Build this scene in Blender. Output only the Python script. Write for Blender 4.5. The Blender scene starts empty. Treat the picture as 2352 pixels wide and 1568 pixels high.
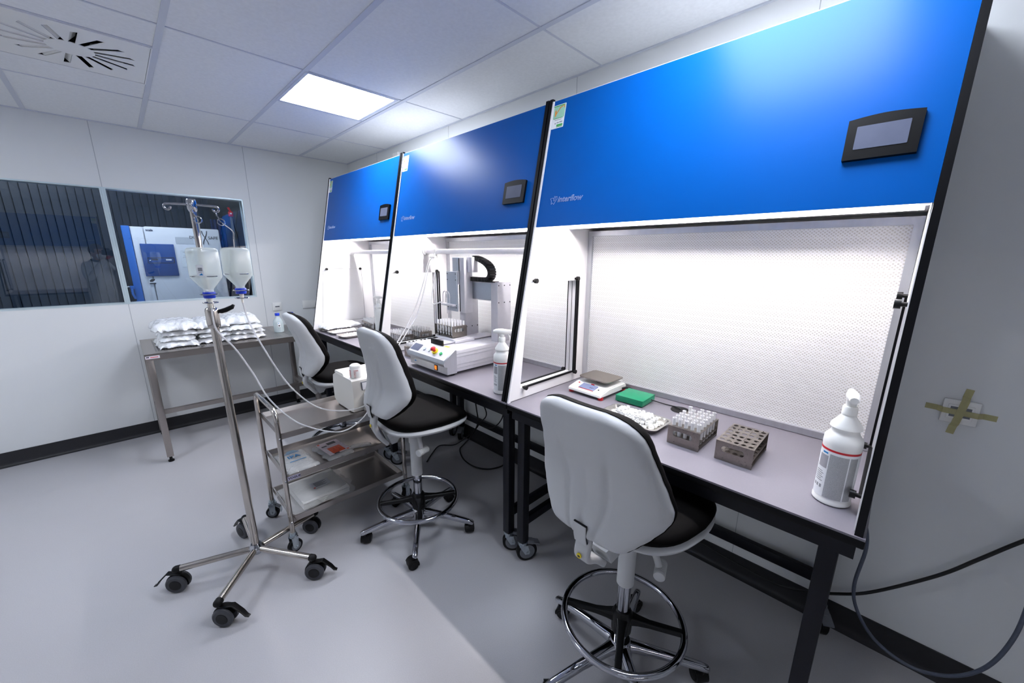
import bpy, bmesh, math, random
from mathutils import Vector as V, Matrix as M
PI = math.pi
rnd = random.Random(7)
sc = bpy.context.scene
col = sc.collection

# ------------------------------------------------------------------ camera, world, exposure
cam_d = bpy.data.cameras.new('camera')
cam = bpy.data.objects.new('camera', cam_d)
col.objects.link(cam)
sc.camera = cam
RX, UP, FW = V((0.7097298, 0.70444022, 0.0068984)), V((-0.16866143, 0.16040411, 0.97253475)), V((-0.68398606, 0.69140039, -0.23265547))
cam.matrix_world = M(((RX.x, UP.x, -FW.x, 4.64768), (RX.y, UP.y, -FW.y, -2.00634), (RX.z, UP.z, -FW.z, 1.59135), (0, 0, 0, 1)))
cam_d.sensor_fit = 'HORIZONTAL'
cam_d.sensor_width = 36.0
cam_d.lens = 889.68 / 2352 * 36.0
cam_d.shift_x = -7.66 / 2352
cam_d.shift_y = 18.36 / 2352
cam_d.clip_start = 0.02
sc.view_settings.view_transform = 'Standard'
sc.view_settings.look = 'None'
sc.view_settings.gamma = 1.0
sc.view_settings.exposure = 1.15
sc.view_settings.use_curve_mapping = False
w = bpy.data.worlds.new('world')
sc.world = w
w.use_nodes = True
w.node_tree.nodes['Background'].inputs[0].default_value = (0.75, 0.85, 1, 1)
w.node_tree.nodes['Background'].inputs[1].default_value = 0.05
try:
    sc.cycles.use_denoising = True
    sc.cycles.max_bounces = 10
    sc.cycles.sample_clamp_indirect = 8
except Exception:
    pass
E_PANEL = 12.5      # ceiling light diffusers
E_STRIP = 112.0      # led strips inside the hoods
E_NEXT = 7.5        # unseen lamp added to light the room behind the window
C_PANEL = (0.83, 0.89, 1.0)
C_STRIP = (1.0, 0.955, 0.97)

# ------------------------------------------------------------------ helpers
def lin(h):
    h = h.lstrip('#')
    r = []
    for i in (0, 2, 4):
        c = int(h[i:i + 2], 16) / 255
        r.append(c / 12.92 if c <= 0.04045 else ((c + 0.055) / 1.055) ** 2.4)
    return tuple(r)

def mat(name, hexc, rough=0.5, metal=0.0, noise=None, bump=None, spec=None, emit=None, trans=0.0, alpha=1.0, coat=0.0, stretch=None, ior=None, sheen=0.0):
    m = bpy.data.materials.new(name)
    m.use_nodes = True
    nt = m.node_tree
    b = nt.nodes['Principled BSDF']
    c = lin(hexc)
    b.inputs['Base Color'].default_value = (*c, 1)
    b.inputs['Roughness'].default_value = rough
    b.inputs['Metallic'].default_value = metal
    if spec is not None: b.inputs['Specular IOR Level'].default_value = spec
    if ior: b.inputs['IOR'].default_value = ior
    b.inputs['Transmission Weight'].default_value = trans
    b.inputs['Alpha'].default_value = alpha
    b.inputs['Coat Weight'].default_value = coat
    b.inputs['Coat Roughness'].default_value = 0.1
    if sheen: b.inputs['Sheen Weight'].default_value = sheen
    if emit:
        b.inputs['Emission Color'].default_value = (*emit[0], 1)
        b.inputs['Emission Strength'].default_value = emit[1]
    tc = nt.nodes.new('ShaderNodeTexCoord')
    mp = nt.nodes.new('ShaderNodeMapping')
    nt.links.new(tc.outputs['Object'], mp.inputs[0])
    if stretch: mp.inputs['Scale'].default_value = stretch
    if noise:
        n = nt.nodes.new('ShaderNodeTexNoise')
        n.inputs['Scale'].default_value = noise[0]
        n.inputs['Detail'].default_value = 4
        nt.links.new(mp.outputs[0], n.inputs['Vector'])
        r = nt.nodes.new('ShaderNodeValToRGB')
        a = noise[1]
        r.color_ramp.elements[0].position = 0.3
        r.color_ramp.elements[1].position = 0.7
        r.color_ramp.elements[0].color = (*[max(0, x * (1 - a)) for x in c], 1)
        r.color_ramp.elements[1].color = (*[min(1, x * (1 + a)) for x in c], 1)
        nt.links.new(n.outputs['Fac'], r.inputs[0])
        nt.links.new(r.outputs[0], b.inputs['Base Color'])
        if len(noise) > 2:
            mr = nt.nodes.new('ShaderNodeMapRange')
            mr.inputs['To Min'].default_value = max(0, rough - noise[2])
            mr.inputs['To Max'].default_value = rough + noise[2]
            nt.links.new(n.outputs['Fac'], mr.inputs['Value'])
            nt.links.new(mr.outputs[0], b.inputs['Roughness'])
    if bump:
        n2 = nt.nodes.new('ShaderNodeTexNoise')
        n2.inputs['Scale'].default_value = bump[0]
        n2.inputs['Detail'].default_value = 3
        nt.links.new(mp.outputs[0], n2.inputs['Vector'])
        bp = nt.nodes.new('ShaderNodeBump')
        bp.inputs['Strength'].default_value = bump[1]
        bp.inputs['Distance'].default_value = bump[2] if len(bump) > 2 else 0.002
        nt.links.new(n2.outputs['Fac'], bp.inputs['Height'])
        nt.links.new(bp.outputs[0], b.inputs['Normal'])
    return m

def mix_transparent(m, fac, tint=(1, 1, 1)):
    """lets part of the light straight through (thin translucent plastic)"""
    nt = m.node_tree
    out = nt.nodes['Material Output']
    src = nt.nodes['Principled BSDF'].outputs[0]
    t = nt.nodes.new('ShaderNodeBsdfTransparent')
    t.inputs[0].default_value = (*tint, 1)
    mx = nt.nodes.new('ShaderNodeMixShader')
    mx.inputs[0].default_value = fac
    nt.links.new(src, mx.inputs[1]); nt.links.new(t.outputs[0], mx.inputs[2])
    nt.links.new(mx.outputs[0], out.inputs[0])
    return m

def pane_glass(name, tint, gloss=1.0):
    m = bpy.data.materials.new(name)
    m.use_nodes = True
    nt = m.node_tree
    nt.nodes.remove(nt.nodes['Principled BSDF'])
    out = nt.nodes['Material Output']
    t = nt.nodes.new('ShaderNodeBsdfTransparent'); t.inputs[0].default_value = (*tint, 1)
    g = nt.nodes.new('ShaderNodeBsdfGlossy'); g.inputs['Roughness'].default_value = 0.005
    f = nt.nodes.new('ShaderNodeFresnel'); f.inputs[0].default_value = 1.55
    mu = nt.nodes.new('ShaderNodeMath'); mu.operation = 'MULTIPLY'; mu.inputs[1].default_value = gloss
    nt.links.new(f.outputs[0], mu.inputs[0])
    mx = nt.nodes.new('ShaderNodeMixShader')
    nt.links.new(mu.outputs[0], mx.inputs[0]); nt.links.new(t.outputs[0], mx.inputs[1]); nt.links.new(g.outputs[0], mx.inputs[2])
    nt.links.new(mx.outputs[0], out.inputs[0])
    return m

def catmull(pts, k=6, closed=False):
    pts = [V(p) for p in pts]
    n = len(pts)
    out = []
    for i in range(n if closed else n - 1):
        if closed:
            a, b, c, d = pts[i - 1], pts[i], pts[(i + 1) % n], pts[(i + 2) % n]
        else:
            a, b, c, d = pts[max(i - 1, 0)], pts[i], pts[i + 1], pts[min(i + 2, n - 1)]
        for j in range(k):
            t = j / k
            out.append(0.5 * ((2 * b) + (c - a) * t + (2 * a - 5 * b + 4 * c - d) * t * t + (3 * b - a - 3 * c + d) * t ** 3))
    if not closed: out.append(pts[-1])
    return out

W = {}   # world matrix of every top-level thing, used to bring world coordinates into its own frame

class MB:
    def __init__(s):
        s.bm = bmesh.new()
        s.lay = s.bm.faces.layers.int.new('mk')
    def mark(s, i):
        for f in s.bm.faces:
            if f[s.lay] == 0:
                f[s.lay] = i + 1; f.material_index = i
        return s
    def _take(s, verts, mtx):
        if mtx is not None: bmesh.ops.transform(s.bm, matrix=mtx, verts=verts)
    def box(s, c, d, rot=None, bev=0.0, seg=2):
        r = bmesh.ops.create_cube(s.bm, size=1.0)
        vs = r['verts']
        bmesh.ops.scale(s.bm, vec=V(d), verts=vs)
        if bev:
            es = list({e for v in vs for e in v.link_edges})
            q = bmesh.ops.bevel(s.bm, geom=es, offset=bev, segments=seg, profile=0.5, affect='EDGES', clamp_overlap=True)
            vs = list({v for f in q['faces'] for v in f.verts} | {v for v in vs if v.is_valid})
        mt = M.Translation(V(c))
        if rot is not None: mt = mt @ (rot if isinstance(rot, M) else M.Rotation(rot, 4, 'Z'))
        s._take(vs, mt)
        return s
    def ring(s, pts): return [s.bm.verts.new(p) for p in pts]
    def skin(s, rings, closed=False, cap=True):
        n = len(rings)
        for i in range(n if closed else n - 1):
            a, b = rings[i], rings[(i + 1) % n]
            m = len(a)
            for j in range(m):
                try: s.bm.faces.new((a[j], a[(j + 1) % m], b[(j + 1) % m], b[j]))
                except ValueError: pass
        if cap and not closed:
            for r, fl in ((rings[0], True), (rings[-1], False)):
                try: s.bm.faces.new(r[::-1] if fl else r)
                except ValueError: pass
        return s
    def cyl(s, p0, p1, r0, r1=None, n=20, cap=True):
        return s.sweep([p0, p1], [(math.cos(2 * PI * k / n), math.sin(2 * PI * k / n)) for k in range(n)], sc_=[r0, r0 if r1 is None else r1], cap=cap)
    def sweep(s, pts, sec, sc_=None, up=None, closed=False, cap=True):
        pts = [V(p) for p in pts]
        n = len(pts)
        T = []
        for i in range(n):
            a = pts[i - 1] if (i or closed) else pts[0]
            b = pts[(i + 1) % n] if (i < n - 1 or closed) else pts[-1]
            T.append((b - a).normalized())
        if up is not None:
            U = V(up)
        else:
            U = V((0, 0, 1)) if abs(T[0].z) < 0.9 else V((1, 0, 0))
        rings = []
        N = None
        for i in range(n):
            base = U if (N is None or up is not None) else N
            N = base - T[i] * base.dot(T[i])
            if N.length < 1e-6: N = T[i].orthogonal()
            N.normalize()
            B = T[i].cross(N)
            k = 1.0 if sc_ is None else sc_[i]
            rings.append(s.ring([pts[i] + (B * x + N * y) * k for x, y in sec]))
        return s.skin(rings, closed, cap)
    def tube(s, pts, r, n=10, closed=False, k=0):
        if k: pts = catmull(pts, k, closed)
        sec = [(math.cos(2 * PI * j / n) * r, math.sin(2 * PI * j / n) * r) for j in range(n)]
        return s.sweep(pts, sec, closed=closed)
    def lathe(s, prof, n=28, mtx=None):
        rings = []
        vs = []
        for r, z in prof:
            rr = max(r, 1e-5)
            q = s.ring([(rr * math.cos(2 * PI * j / n), rr * math.sin(2 * PI * j / n), z) for j in range(n)])
            rings.append(q); vs += q
        s.skin(rings, cap=True)
        s._take(vs, mtx)
        return s
    def torus(s, c, R, r, axis=(0, 0, 1), n=40, m=12):
        q = V(axis).normalized()
        a = q.orthogonal().normalized(); b = q.cross(a)
        return s.tube([V(c) + (a * math.cos(2 * PI * i / n) + b * math.sin(2 * PI * i / n)) * R for i in range(n)], r, m, True)
    def prism(s, poly, axis, a, b):
        def P(u, v, t): return {'x': (t, u, v), 'y': (u, t, v), 'z': (u, v, t)}[axis]
        return s.skin([s.ring([P(u, v, a) for u, v in poly]), s.ring([P(u, v, b) for u, v in poly])])
    def sphere(s, c, r, n=20, m=12, mtx=None):
        r = (r, r, r) if not hasattr(r, '__len__') else r
        prof = []
        rings, vs = [], []
        for i in range(m + 1):
            th = PI * i / m
            rr = max(math.sin(th), 1e-4)
            q = s.ring([(rr * math.cos(2 * PI * j / n) * r[0], rr * math.sin(2 * PI * j / n) * r[1], -math.cos(th) * r[2]) for j in range(n)])
            rings.append(q); vs += q
        s.skin(rings)
        s._take(vs, M.Translation(V(c)) @ (mtx or M()))
        return s
    def mesh(s, me, mtx=None):
        if mtx is not None: me.transform(mtx)
        s.bm.from_mesh(me)
        bpy.data.meshes.remove(me)
        return s
    def plate(s, outer, holes, t, mtx=None):
        cu = bpy.data.curves.new('c', 'CURVE')
        cu.dimensions = '2D'; cu.fill_mode = 'BOTH'; cu.extrude = t / 2
        for pl in [outer] + list(holes):
            sp = cu.splines.new('POLY')
            sp.points.add(len(pl) - 1)
            for p, q in zip(sp.points, pl): p.co = (q[0], q[1], 0, 1)
            sp.use_cyclic_u = True
        return s._curve(cu, mtx)
    def _curve(s, cu, mtx):
        o = bpy.data.objects.new('c', cu)
        col.objects.link(o)
        me = bpy.data.meshes.new_from_object(o)
        bpy.data.objects.remove(o); bpy.data.curves.remove(cu)
        return s.mesh(me, mtx)
    def text(s, body, size, mtx, ext=0.0004, bold=0.0, outline=0.0, shear=0.0, align='LEFT', sx=1.0):
        cu = bpy.data.curves.new('c', 'FONT')
        cu.body = body; cu.size = size; cu.shear = shear; cu.align_x = align; cu.resolution_u = 3
        if outline:
            cu.fill_mode = 'NONE'; cu.bevel_depth = outline; cu.bevel_resolution = 0
        else:
            cu.extrude = ext; cu.offset = bold
        return s._curve(cu, mtx @ M.Diagonal((sx, 1, 1, 1)))
    def build(s, name, m, parent=None, local=False, world_thing=False, smooth=True, ang=38, tidy=True):
        if tidy: bmesh.ops.recalc_face_normals(s.bm, faces=s.bm.faces[:])
        me = bpy.data.meshes.new(name)
        if parent is not None and not local:
            r = parent
            while r.parent is not None: r = r.parent
            s.bm.transform(W[r.name].inverted())
        s.bm.faces.layers.int.remove(s.lay)
        s.bm.to_mesh(me); s.bm.free()
        for k in (m if isinstance(m, (list, tuple)) else [m]): me.materials.append(k)
        if smooth:
            me.shade_smooth()
            me.set_sharp_from_angle(angle=math.radians(ang))
        o = bpy.data.objects.new(name, me)
        col.objects.link(o)
        if parent is not None: o.parent = parent
        else: W[o.name] = M()
        return o

def tag(o, label, cat, group=None):
    o['label'] = label; o['category'] = cat
    if group: o['group'] = group
    return o
def thing(name, label, cat, loc=(0, 0, 0), rotz=0.0, group=None):
    o = bpy.data.objects.new(name, None)
    col.objects.link(o)
    o.empty_display_size = 0.05
    o.location = loc; o.rotation_euler = (0, 0, rotz)
    W[o.name] = M.Translation(V(loc)) @ M.Rotation(rotz, 4, 'Z')
    return tag(o, label, cat, group)
def struct(o):
    o['kind'] = 'structure'
    return o
def single(name, mb, m, loc, label, cat, group=None, rotz=0.0, **k):
    """a thing that is one mesh; its geometry is given around its own base"""
    o = mb.build(name, m, **k)
    o.location = loc; o.rotation_euler = (0, 0, rotz)
    return tag(o, label, cat, group)
def dup(root, loc, rotz, label, group=None):
    def cp(o, p):
        c = o.copy(); col.objects.link(c)
        if p is not None:
            c.parent = p; c.matrix_parent_inverse = o.matrix_parent_inverse.copy()
        for ch in list(o.children): cp(ch, c)
        return c
    r = cp(root, None)
    r.location = loc; r.rotation_euler = (0, 0, rotz)
    W[r.name] = M.Translation(V(loc)) @ M.Rotation(rotz, 4, 'Z')
    r['label'] = label
    if group: r['group'] = group
    elif 'group' in r: del r['group']
    return r
def circle(cx, cy, r, n=16): return [(cx + r * math.cos(2 * PI * i / n), cy + r * math.sin(2 * PI * i / n)) for i in range(n)]
def stadium(cx, cy, L, h, n=8):
    r = h / 2; a = L / 2 - r
    return [(cx + a + r * math.cos(t), cy + r * math.sin(t)) for t in [-PI / 2 + PI * i / n for i in range(n + 1)]] + \
           [(cx - a + r * math.cos(t), cy + r * math.sin(t)) for t in [PI / 2 + PI * i / n for i in range(n + 1)]]
def rrect(cx, cy, w_, h_, r, n=5):
    o = []
    for sx, sy, a0 in ((1, 1, 0), (-1, 1, PI / 2), (-1, -1, PI), (1, -1, 3 * PI / 2)):
        for i in range(n + 1):
            t = a0 + PI / 2 * i / n
            o.append((cx + sx * (w_ / 2 - r) + r * math.cos(t), cy + sy * (h_ / 2 - r) + r * math.sin(t)))
    return o
ORD = ['first', 'second', 'third', 'fourth', 'fifth', 'sixth', 'seventh', 'eighth', 'ninth', 'tenth', 'eleventh', 'twelfth']

# ------------------------------------------------------------------ materials
wall_m = mat('wall_paint', '#e6e8e8', 0.45, noise=(1.2, 0.02), bump=(140, 0.04))
seam_m = mat('seam_sealant', '#b4b8bb', 0.6)
ceil_m = mat('ceiling_tile', '#eef0f2', 0.8, noise=(60, 0.03), bump=(220, 0.08))
grid_m = mat('ceiling_grid_metal', '#d2d6e0', 0.5)
floor_m = mat('vinyl_floor', '#b4b3b6', 0.36, noise=(260, 0.05, 0.03), bump=(500, 0.05), spec=0.45)
base_m = mat('baseboard_vinyl', '#2b2b2e', 0.45, noise=(40, 0.06), spec=0.3)
lamp_m = mat('lamp_diffuser', '#ffffff', 0.6, emit=(C_PANEL, E_PANEL))
strip_m = mat('led_strip', '#ffffff', 0.6, emit=(C_STRIP, E_STRIP))
next_m = mat('next_room_added_lamp', '#ffffff', 0.6, emit=((0.93, 0.94, 1.0), E_NEXT))
white_m = mat('white_melamine', '#eeecec', 0.35, noise=(3, 0.01))
blue_m = mat('blue_laminate', '#0056aa', 0.31, noise=(4, 0.03), bump=(600, 0.03), spec=0.17)
black_m = mat('black_edge', '#06060a', 0.42, noise=(80, 0.1), spec=0.2)
rubber_m = mat('black_rubber', '#060607', 0.5, noise=(90, 0.15), spec=0.25)
plastic_black = mat('black_plastic', '#040405', 0.38, noise=(120, 0.1), spec=0.3)
frame_m = mat('navy_black_steel', '#0c0d16', 0.38, noise=(50, 0.1), bump=(300, 0.05), spec=0.25)
top_m = mat('grey_worktop', '#7c7881', 0.42, noise=(300, 0.03), bump=(500, 0.04))
alu_m = mat('brushed_aluminium', '#c7c9ce', 0.38, 0.85, noise=(60, 0.04, 0.06), stretch=(1, 1, 0.05))
alu_w = mat('light_aluminium', '#d3d2d8', 0.42, 0.35, noise=(30, 0.03))
alu_b = mat('satin_aluminium_plate', '#b4bdc8', 0.5, 0.45, noise=(200, 0.05))
steel_m = mat('stainless_steel', '#a8a19c', 0.3, 1.0, noise=(60, 0.03, 0.03), stretch=(0.2, 6, 6))
rack_m = mat('rack_steel', '#948d86', 0.3, 1.0, noise=(25, 0.06, 0.08), stretch=(5, 0.3, 5))
tube_steel = mat('polished_steel_tube', '#c4bdb6', 0.17, 1.0, noise=(20, 0.05, 0.04))
chrome_m = mat('chrome', '#b4b5bb', 0.07, 1.0, noise=(10, 0.02))
zinc_m = mat('zinc_plate', '#b3bcc2', 0.3, 1.0, noise=(40, 0.12, 0.1))
shell_m = mat('grey_white_shell_plastic', '#c4c5c6', 0.5, noise=(8, 0.01), bump=(420, 0.12))
fabric_m = mat('black_upholstery', '#060505', 0.66, noise=(300, 0.2), bump=(900, 0.1), spec=0.05)
wheel_m = mat('wheel_tyre', '#3a3b41', 0.5, noise=(60, 0.1))
hub_m = mat('wheel_disc', '#6d7077', 0.5, noise=(60, 0.06))
white_p = mat('white_plastic', '#f1f1ee', 0.35, noise=(5, 0.01))
red_m = mat('red_plastic', '#c8202c', 0.4, noise=(20, 0.05))
green_m = mat('green_plastic', '#04875f', 0.33, noise=(30, 0.04))
orange_m = mat('orange_lit_switch', '#e8641a', 0.4, noise=(20, 0.05), emit=((1, 0.25, 0.02), 0.5))
yellow_m = mat('yellow_plastic', '#e6cf14', 0.4, noise=(20, 0.05))
cap_blue = mat('blue_cap', '#0938c0', 0.38, noise=(30, 0.05))
screen_m = mat('grey_display', '#5c6174', 0.25, noise=(14, 0.06))
bezel_m = mat('display_bezel', '#040406', 0.4, noise=(60, 0.1), spec=0.2)
print_w = mat('white_print', '#c9d6f2', 0.5, noise=(50, 0.03))
paper_m = mat('white_label', '#f0f2f4', 0.5, noise=(50, 0.02))
ink_m = mat('dark_ink', '#23232c', 0.6, noise=(50, 0.05))
inkb_m = mat('blue_ink', '#1784c4', 0.6, noise=(50, 0.05))
inkr_m = mat('red_ink', '#d0433a', 0.6, noise=(300, 0.25))
grey_txt = mat('grey_fine_print', '#9a9b9f', 0.6, noise=(900, 0.45), stretch=(1, 1, 3))
hose_m = mix_transparent(mat('silicone_hose', '#f3f3f5', 0.25, noise=(30, 0.02)), 0.4)
tube_m = mix_transparent(mat('polypropylene_tube', '#fbfbfd', 0.28, noise=(40, 0.01)), 0.12)
bag_m = mat('crinkled_polythene', '#f6f8fa', 0.14, noise=(30, 0.04), bump=(34, 0.5, 0.012), spec=0.9)
clear_bag = mix_transparent(mat('clear_film', '#eef0f2', 0.08, noise=(30, 0.03), bump=(70, 1.0, 0.006), spec=0.9), 0.6)
cable_m = mat('black_cable', '#0b0b0d', 0.45, noise=(60, 0.1))
cable_g = mat('grey_blue_cable', '#4f5666', 0.45, noise=(60, 0.1))
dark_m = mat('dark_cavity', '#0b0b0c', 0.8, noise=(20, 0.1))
fr_m = mat('window_frame_aluminium', '#cfdfe4', 0.32, 0.3, noise=(10, 0.03))
pane_m = pane_glass('window_glass', (0.82, 0.9, 0.97), 1.8)

def filter_material():
    m = mat('perforated_filter_face', '#f2f0ee', 0.5)
    nt = m.node_tree
    b = nt.nodes['Principled BSDF']
    tc = nt.nodes.new('ShaderNodeTexCoord')
    sp = nt.nodes.new('ShaderNodeSeparateXYZ')
    nt.links.new(tc.outputs['Object'], sp.inputs[0])
    def mth(op, a, bb=None):
        n = nt.nodes.new('ShaderNodeMath'); n.operation = op
        for i, x in enumerate((a, bb)):
            if x is None: continue
            if isinstance(x, (int, float)): n.inputs[i].default_value = x
            else: nt.links.new(x, n.inputs[i])
        return n.outputs[0]
    u = mth('MULTIPLY', sp.outputs[0], 2 * PI / 0.0132)
    v = mth('MULTIPLY', sp.outputs[2], 2 * PI / 0.0118)
    f = mth('ABSOLUTE', mth('MULTIPLY', mth('ADD', mth('COSINE', u), mth('COSINE', v)), 0.5))
    mr = nt.nodes.new('ShaderNodeMapRange')
    mr.inputs['From Min'].default_value = 0.42; mr.inputs['From Max'].default_value = 0.72
    nt.links.new(f, mr.inputs['Value'])
    # fine pleats of the filter pack behind the grid
    pl = mth('COSINE', mth('MULTIPLY', sp.outputs[2], 2 * PI / 0.029))
    mr2 = nt.nodes.new('ShaderNodeMapRange')
    mr2.inputs['From Min'].default_value = 0.7; mr2.inputs['From Max'].default_value = 1.0
    nt.links.new(pl, mr2.inputs['Value'])
    fac = mth('MULTIPLY', mr.outputs[0], mth('SUBTRACT', 1.0, mth('MULTIPLY', mr2.outputs[0], 0.6)))
    mx = nt.nodes.new('ShaderNodeMix'); mx.data_type = 'RGBA'
    mx.inputs['A'].default_value = (*lin('#ffffff'), 1)
    mx.inputs['B'].default_value = (*lin('#dedad6'), 1)
    nt.links.new(fac, mx.inputs['Factor'])
    nt.links.new(mx.outputs['Result'], b.inputs['Base Color'])
    bp = nt.nodes.new('ShaderNodeBump'); bp.inputs['Strength'].default_value = 0.4; bp.inputs['Distance'].default_value = 0.002
    nt.links.new(mth('SUBTRACT', 1.0, fac), bp.inputs['Height'])
    nt.links.new(bp.outputs[0], b.inputs['Normal'])
    return m
filter_m = filter_material()

def perforated(name):
    m = mat(name, '#a9a5a2', 0.34, 1.0)
    nt = m.node_tree
    b = nt.nodes['Principled BSDF']
    tc = nt.nodes.new('ShaderNodeTexCoord')
    vo = nt.nodes.new('ShaderNodeTexVoronoi'); vo.inputs['Randomness'].default_value = 0
    vo.inputs['Scale'].default_value = 62
    vo.voronoi_dimensions = '2D'
    nt.links.new(tc.outputs['Object'], vo.inputs['Vector'])
    r = nt.nodes.new('ShaderNodeValToRGB')
    r.color_ramp.elements[0].position = 0.26; r.color_ramp.elements[0].color = (0.03, 0.03, 0.035, 1)
    r.color_ramp.elements[1].position = 0.30; r.color_ramp.elements[1].color = (*lin('#aaa6a3'), 1)
    nt.links.new(vo.outputs['Distance'], r.inputs[0])
    nt.links.new(r.outputs[0], b.inputs['Base Color'])
    return m
perf_m = perforated('perforated_steel_top')

# ------------------------------------------------------------------ lamps of the room
H = 2.588; ZB = 0.8854; D = 0.7466; S = 0.2084; ZT = 2.29; ZBB = 1.728
RXM, RYM = 7.25, -4.3       # far ends of the room, behind the camera
lamp = thing('ceiling_light', 'bright square ceiling light panel above the middle hood', 'ceiling light', (1.802, -0.811, H))
MB().plate(rrect(0, 0, 0.575, 0.565, 0.004), [rrect(0, 0, 0.54, 0.525, 0.004)], 0.006, M.Translation((0, 0, -0.003))).build('frame', grid_m, lamp, local=True)
MB().box((0, 0, -0.001), (0.542, 0.527, 0.004)).build('diffuser', lamp_m, lamp, local=True)
dup(lamp, (4.223, -0.811, H), 0, 'square ceiling light panel above the nearest hood')
dup(lamp, (1.802, -3.211, H), 0, 'unseen square ceiling light panel added to brighten the window side')  # added panel out of view, brightens the left wall and floor

# ------------------------------------------------------------------ room shell
def yz(x): return M(((0, 0, 1, x), (1, 0, 0, 0), (0, 1, 0, 0), (0, 0, 0, 1)))
def slab(name, c, d, m): return struct(MB().box(c, d).build(name, m))
slab('floor', ((RXM - 3) / 2, RYM / 2 + 0.3, -0.05), (RXM + 3.2, -RYM + 1.0, 0.1), floor_m)
struct(MB().plate([(-0.1, RYM - 0.1), (RXM + 0.1, RYM - 0.1), (RXM + 0.1, 0.1), (-0.1, 0.1)], [rrect(1.513, -1.994, 0.56, 0.54, 0.002)], 0.1, M.Translation((0, 0, H + 0.05))).build('ceiling', ceil_m))
slab('wall_right', (RXM / 2, 0.05, H / 2), (RXM + 0.2, 0.1, H), wall_m)
slab('wall_front', (RXM / 2, RYM - 0.05, H / 2), (RXM + 0.2, 0.1, H), wall_m)
slab('wall_rear', (RXM + 0.05, RYM / 2, H / 2), (0.1, -RYM, H), wall_m)
WZ0, WZ1 = 1.178, 2.108
struct(MB().plate([(RYM, 0), (0, 0), (0, H), (RYM, H)], [[(-2.935, WZ0), (-1.048, WZ0), (-1.048, WZ1), (-2.935, WZ1)]], 0.1, yz(-0.05)).build('wall_left', wall_m))
# sealed joints between wall panels
k = 1
for y in (-0.99, -1.985):
    for a, b in (((0, WZ0) if y < -1.02 else (0, H)), (WZ1, H)):
        if y > -1.02 and a == WZ1: continue
        struct(MB().box((0.0005, y, (a + b) / 2), (0.001, 0.004, b - a)).build('trim_%d' % k, seam_m)); k += 1
for x in (0.7, 1.908, 3.14, 4.25, 5.45):
    struct(MB().box((x, -0.0005, H / 2), (0.003, 0.001, H)).build('trim_%d' % k, seam_m)); k += 1
# baseboards with a cove at the floor
cove = [(0, 0.0), (0.03, 0.0), (0.016, 0.006), (0.009, 0.016), (0.006, 0.03), (0.006, 0.113), (0, 0.113)]
struct(MB().prism([(u, v) for u, v in cove], 'y', RYM, -0.002).build('baseboard_left', base_m))
struct(MB().prism([(-u, v) for u, v in cove], 'x', 0.004, RXM).build('baseboard_right', base_m))
struct(MB().prism([(RYM + u, v) for u, v in cove], 'x', 0.03, RXM).build('baseboard_front', base_m))
struct(MB().prism([(RXM - u, v) for u, v in cove], 'y', RYM, -0.03).build('baseboard_rear', base_m))
# ceiling grid
g = MB()
for i in range(7):
    g.box((RXM / 2, -0.494 - 0.6 * i, H - 0.002), (RXM, 0.026, 0.004))
g.box((RXM / 2, -0.006, H - 0.003), (RXM, 0.012, 0.006)); g.box((0.006, RYM / 2, H - 0.003), (0.012, -RYM, 0.006))
struct(g.build('trim_%d' % k, grid_m)); k += 1
g = MB()
for i in range(6):
    g.box((0.8823 + 1.2106 * i, RYM / 2, H - 0.0015), (0.010, -RYM, 0.003))
g.box((1.503, -0.794, H - 0.0015), (0.010, 0.574, 0.003))
for x in (1.205, 1.815): g.box((x, -1.994, H - 0.0015), (0.010, 0.574, 0.003))
struct(g.build('trim_%d' % k, grid_m)); k += 1

# swirl air diffuser let into the ceiling
dif = thing('air_diffuser', 'square white ceiling air diffuser with radial slots', 'air vent', (1.513, -1.994, H))
slots = []
for i in range(16):
    a = 2 * PI * (i + 0.25) / 16
    cs, sn = math.cos(a), math.sin(a)
    slots.append([(cs * u - sn * v, sn * u + cs * v) for u, v in ((0.085, -0.012), (0.225, -0.012), (0.238, 0.012), (0.085, 0.012))])
MB().plate(rrect(0, 0, 0.58, 0.56, 0.004), slots, 0.003, M.Translation((0, 0, -0.005))).build('face_plate', white_p, dif, local=True)
MB().plate(rrect(0, 0, 0.596, 0.574, 0.004), [rrect(0, 0, 0.584, 0.564, 0.004)], 0.008, M.Translation((0, 0, -0.004))).build('frame', ceil_m, dif, local=True)
v = MB()
for i in range(16):
    a = 2 * PI * (i + 0.25) / 16
    v.box((0, 0, 0), (0.145, 0.042, 0.0008), M.Rotation(a, 4, 'Z') @ M.Translation((0.158, 0.003, 0.012)) @ M.Rotation(math.radians(48), 4, 'X'))
v.build('vane', white_p, dif, local=True)
MB().box((0, 0, 0.097), (0.555, 0.535, 0.004)).plate(rrect(0, 0, 0.556, 0.536, 0.002), [rrect(0, 0, 0.55, 0.53, 0.002)], 0.09, M.Translation((0, 0, 0.048))).build('cavity', dark_m, dif, local=True)

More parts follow.
